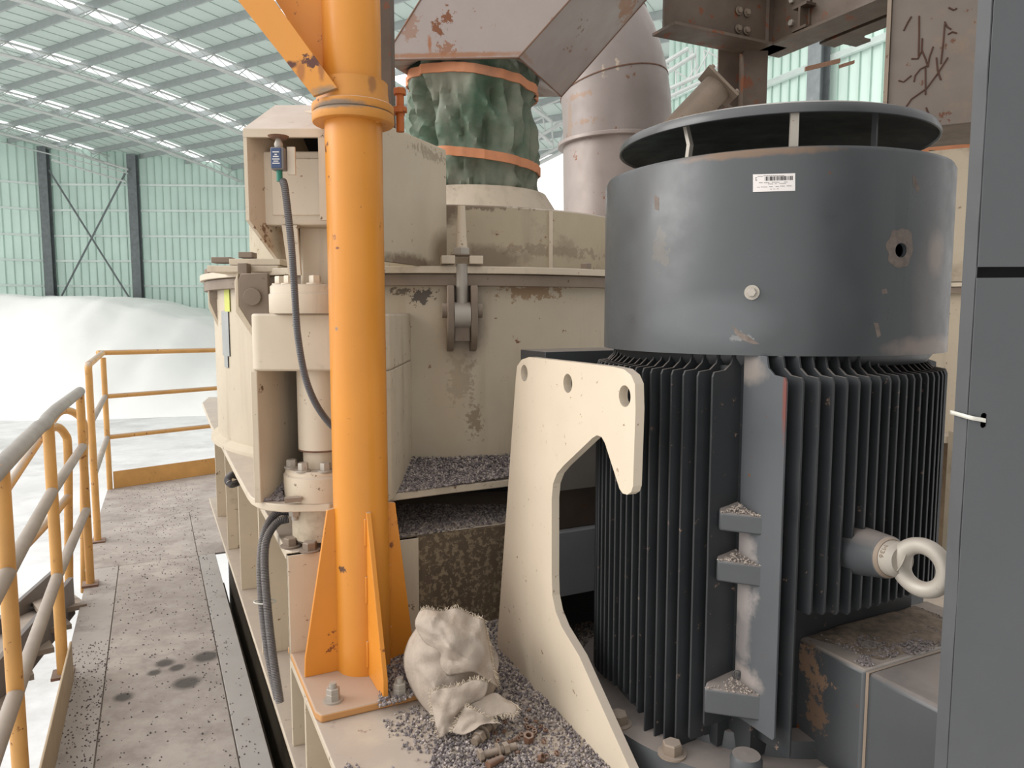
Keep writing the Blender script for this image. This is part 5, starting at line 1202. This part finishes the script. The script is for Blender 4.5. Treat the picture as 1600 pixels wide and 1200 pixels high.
tp = smooth_path([V(xl - .006, Yp + bk + .004, slot.z + .007), V(xl - .005, Yp + .01, slot.z + .006), V(xl + .001, Yp - .003, slot.z + .004), slot + V(-.008, -.004, .002), slot + V(.002, -.002, .0), slot + V(.003, .01, 0)], 6)
m_ = MB(); vs = []
for p in tp: vs += [p - UZ * .0028, p + UZ * .0028]
m_.add(vs, [(2 * k, 2 * k + 1, 2 * k + 3, 2 * k + 2) for k in range(len(tp) - 1)]); o = m_.build('cable_tie', TIE); o.modifiers.new('t', 'SOLIDIFY').thickness = .0014
tag(o, 'white nylon cable tie through the slot of the dark panel', 'cable tie')

# ================================================================ SACK
sk = thing('woven_sack', 'crumpled empty beige woven sack with frayed edges lying beside the hook plate', 'sack', V(-.13, 1.72, ZP))
def sheet(grid, nm, mt=SACK, amp=.004, seed=0, fr_edges=(), sub_=4, th=.0012):
    """grid of (x, y, Y) control points -> smooth crumpled cloth"""
    R_, C_ = len(grid), len(grid[0]); G = [[at(*grid[i][j]) for j in range(C_)] for i in range(R_)]
    rows = [smooth_path(r, sub_) for r in G]; W_ = len(rows[0]); cols = [smooth_path([rows[i][j] for i in range(R_)], sub_) for j in range(W_)]
    H_ = len(cols[0]); vs = []
    for i in range(H_):
        for j in range(W_):
            p = cols[j][i].copy(); q = p * 20 + V(seed, 0, 0)
            q2 = V(q.x * .8 + q.z * .5, q.y, q.z * .8 - q.x * .5); c = abs(noise.noise(q2 * .7)) * 2.6 + abs(noise.noise(q2 * 1.9 + V(5, 5, 5))) * 1.5 + abs(noise.noise(q2 * 4.2)) * .5 - 1.05
            d = -p.normalized(); p = p + d * amp * c * 2.2
            if p.z < ZP + .004: p.z = ZP + .004 + random.uniform(0, .002)
            vs.append(p)
    o = MB().add(vs, [(i * W_ + j, i * W_ + j + 1, (i + 1) * W_ + j + 1, (i + 1) * W_ + j) for i in range(H_ - 1) for j in range(W_ - 1)]).build(nm, mt, sk, ang=60)
    s2 = o.modifiers.new('sub', 'SUBSURF'); s2.levels = s2.render_levels = 1; s3 = o.modifiers.new('t', 'SOLIDIFY'); s3.thickness = th
    fr = MB()
    for e in fr_edges:
        L_ = {'top': [(0, j) for j in range(W_)], 'bottom': [(H_ - 1, j) for j in range(W_)], 'right': [(i, W_ - 1) for i in range(H_)], 'left': [(i, 0) for i in range(H_)]}[e]
        for (a, b_), (c, d_) in zip(L_, L_[1:]):
            for q in range(7):
                if random.random() < .25: continue
                t_ = random.random(); p = vs[a * W_ + b_].lerp(vs[c * W_ + d_], t_)
                inn = {'top': (a + 1, b_), 'bottom': (a - 1, b_), 'right': (a, b_ - 1), 'left': (a, b_ + 1)}[e]
                out = (vs[a * W_ + b_] - vs[inn[0] * W_ + inn[1]]).normalized() + V(random.uniform(-.6, .6), random.uniform(-.5, .3), random.uniform(-.5, .5))
                l_ = random.uniform(.003, .013); fr.tube([p, p + out.normalized() * l_ * .5, p + out.normalized() * l_ + V(0, 0, -.2 * l_)], .0005, 4)
    if fr.v: fr.build('frayed_threads', THREAD, sk)
    return o
# main body: left bulge to right side
sheet([[(655, 975, 1.74), (672, 968, 1.72), (700, 962, 1.74), (735, 962, 1.76), (762, 985, 1.79)],
       [(638, 1000, 1.74), (655, 992, 1.69), (690, 990, 1.68), (730, 990, 1.71), (768, 1010, 1.76)],
       [(630, 1030, 1.74), (648, 1022, 1.66), (690, 1022, 1.64), (735, 1020, 1.67), (774, 1040, 1.72)],
       [(636, 1060, 1.72), (660, 1055, 1.64), (695, 1055, 1.62), (740, 1055, 1.65), (780, 1062, 1.70)],
       [(650, 1090, 1.70), (668, 1090, 1.63), (700, 1085, 1.61), (742, 1085, 1.63), (770, 1084, 1.68)],
       [(672, 1118, 1.66), (684, 1118, 1.62), (708, 1110, 1.60), (738, 1108, 1.62), (760, 1104, 1.66)]], 'body', amp=.007, seed=3)
# back bulge so it has volume
sheet([[(660, 975, 1.80), (700, 965, 1.86), (755, 985, 1.83)], [(640, 1030, 1.80), (700, 1020, 1.9), (780, 1030, 1.82)], [(665, 1090, 1.72), (710, 1080, 1.80), (768, 1075, 1.74)]], 'back_fold', amp=.006, seed=9)
# upper flap folded down with pointed fold
sheet([[(655, 955, 1.68), (668, 952, 1.655), (690, 955, 1.66), (715, 950, 1.66), (738, 962, 1.68), (757, 968, 1.69)],
       [(648, 975, 1.67), (668, 975, 1.63), (692, 978, 1.625), (712, 985, 1.62), (742, 988, 1.64), (762, 995, 1.68)],
       [(660, 1000, 1.66), (680, 1004, 1.62), (698, 1006, 1.60), (718, 1018, 1.60), (745, 1015, 1.62), (768, 1025, 1.66)],
       [(676, 1016, 1.65), (694, 1022, 1.61), (708, 1026, 1.60), (729, 1031, 1.595), (748, 1040, 1.61), (772, 1055, 1.65)],
       [(690, 1050, 1.64), (700, 1056, 1.615), (716, 1054, 1.60), (738, 1050, 1.60), (758, 1060, 1.61), (780, 1075, 1.64)]], 'upper_flap', amp=.0075, seed=1, fr_edges=('top', 'right'))
# lower front flap, standing frayed edge
sheet([[(672, 1082, 1.61), (690, 1076, 1.59), (716, 1072, 1.58), (740, 1062, 1.59), (764, 1066, 1.60)],
       [(675, 1105, 1.60), (692, 1100, 1.58), (714, 1096, 1.575), (736, 1094, 1.59), (756, 1090, 1.60)],
       [(680, 1130, 1.58), (694, 1128, 1.57), (706, 1122, 1.58), (718, 1112, 1.60), (730, 1106, 1.61)],
       [(686, 1154, 1.565), (694, 1150, 1.565), (704, 1142, 1.57), (712, 1130, 1.58), (722, 1120, 1.60)]], 'front_flap', amp=.005, seed=5, fr_edges=('top', 'left'))
sheet([[(726, 1104, 1.60), (745, 1096, 1.60), (772, 1082, 1.62), (790, 1092, 1.62)],
       [(740, 1112, 1.585), (760, 1106, 1.59), (785, 1100, 1.60), (808, 1104, 1.60)],
       [(752, 1124, 1.57), (770, 1120, 1.575), (790, 1114, 1.585), (804, 1116, 1.585)]], 'ground_flap', amp=.002, seed=8, fr_edges=('right', 'bottom'))
sheet([[(724, 1104, 1.585), (738, 1108, 1.575), (756, 1118, 1.565), (776, 1130, 1.555)],
       [(715, 1126, 1.575), (730, 1130, 1.565), (748, 1130, 1.56), (762, 1130, 1.555)],
       [(706, 1144, 1.555), (722, 1148, 1.55), (738, 1142, 1.55), (750, 1132, 1.55)]], 'ground_flap', amp=.004, seed=12, fr_edges=('left', 'top'))

# ================================================================ LOOSE BOLTS AND NUTS
def nut_mesh(mb, c, ax, r, h, hole=.55, n=6):
    ax = Vector(ax).normalized(); a = ax.cross(UZ if abs(ax.z) < .9 else V(1, 0, 0)).normalized(); b_ = ax.cross(a); vs = []; k = 24
    def hexr(t): 
        return r * math.cos(math.pi / 6) / math.cos((t % (math.pi / 3)) - math.pi / 6)
    for (q, z) in ((0, -h / 2), (0, h / 2), (1, h / 2), (1, -h / 2)):
        for i in range(k):
            t = 2 * math.pi * i / k; rr = hexr(t) if q == 0 else r * hole; vs.append(Vector(c) + ax * z + (a * math.cos(t) + b_ * math.sin(t)) * rr)
    return mb.add(vs, [(j * k + i, j * k + (i + 1) % k, ((j + 1) % 4) * k + (i + 1) % k, ((j + 1) % 4) * k + i) for j in range(4) for i in range(k)])
def loose_bolt(pA, pB, r, lab, col=GRM):
    t = thing('loose_bolt', lab, 'bolt', (pA + pB) / 2 - UZ * r, 'loose bolts on the platform'); d = (pB - pA).normalized()
    MB().tube([pA, pA + d * r * 1.1], r * 1.75, 6).build('head', col, t, bevel=.001)
    MB().tube([pA + d * r * 1.1, pB], r, 18).build('shank', col, t)
    m_ = MB(); nut_mesh(m_, pA.lerp(pB, .72), d, r * 1.75, r * 1.4); m_.build('nut', col, t, bevel=.0008)
    m_ = MB(); m_.tube([pA.lerp(pB, .5), pA.lerp(pB, .53)], r * 2.0, 24); m_.build('washer', col, t)
zb = ZP + .014
loose_bolt(atz(768, 1132, zb + .006), atz(741, 1160, zb), .0095, 'grimy large bolt with nut and washer lying against the sack edge')
loose_bolt(atz(748, 1182, zb), atz(806, 1166, zb + .002), .0085, 'grimy bolt with nut and thin washer lying on the gravel in front')
m_ = MB(); nut_mesh(m_, atz(826, 1153, ZP + .012), V(.05, -.25, 1), .0125, .018, .5); tag(m_.build('loose_nut', RUST, bevel=.001), 'large rusty-rimmed nut standing upright on the gravel right of the bolts', 'nut')
m_ = MB(); m_.tube([atz(762, 1196, ZP + .012), atz(785, 1184, ZP + .012)], [.009, .0065], 14); tag(m_.build('loose_pin', RUST), 'short rusty pin lying below the front bolt', 'pin')
m_ = MB(); nut_mesh(m_, atz(846, 1184, ZP + .010), V(.6, -.4, .4), .010, .010, .5); tag(m_.build('loose_nut', RUST, bevel=.001), 'small rusty nut tipped on its side near the hook plate foot', 'nut')
random.seed(5)
proto = None; RNL = 'small rusty nut among the gravel beside the hook plate foot'
for k in range(46):
    x = random.gauss(820, 38); y = random.gauss(1150, 26)
    if x < 765 or x > 905 or y < 1110 or y > 1198 or (y - 1062) < (x - 797) * 1.144 + 12: continue
    if proto is None:
        m_ = MB(); nut_mesh(m_, V(0, 0, 0), UZ, .0062, .0045, .5); proto = m_.build('rusty_nut', RUST); o = proto
    else: o = proto.copy(); COL.objects.link(o)
    o.location = atz(x, y, ZP + .007); o.rotation_euler = (random.uniform(-.7, .7), random.uniform(-.7, .7), random.random() * 3)
    tag(o, RNL, 'nut', 'small rusty nuts in the gravel')
# rubble beside the cylinder flange
def rub():
    x = random.uniform(405, 480); y = random.uniform(690, 782); p = atz(x, y, ZS + .003)
    if math.hypot(p.x - CC.x, p.y - CC.y) < .108 or p.x < -.70 + (p.y - 2) * .25: return None
    p.z = ZS + .003 + max(0, (p.y - 2.04)) * .42 * random.uniform(.7, 1); return p
m_ = MB()
for k in range(4500):
    p = rub()
    if p: m_.rock(p, random.uniform(.003, .008))
tag(m_.build('gravel', STONES[1], smooth=False), 'grey stone rubble piled beside the cylinder flange inside the housing', 'gravel', kind='stuff')
for o in bpy.data.objects:
    if 'org' in o: del o['org']
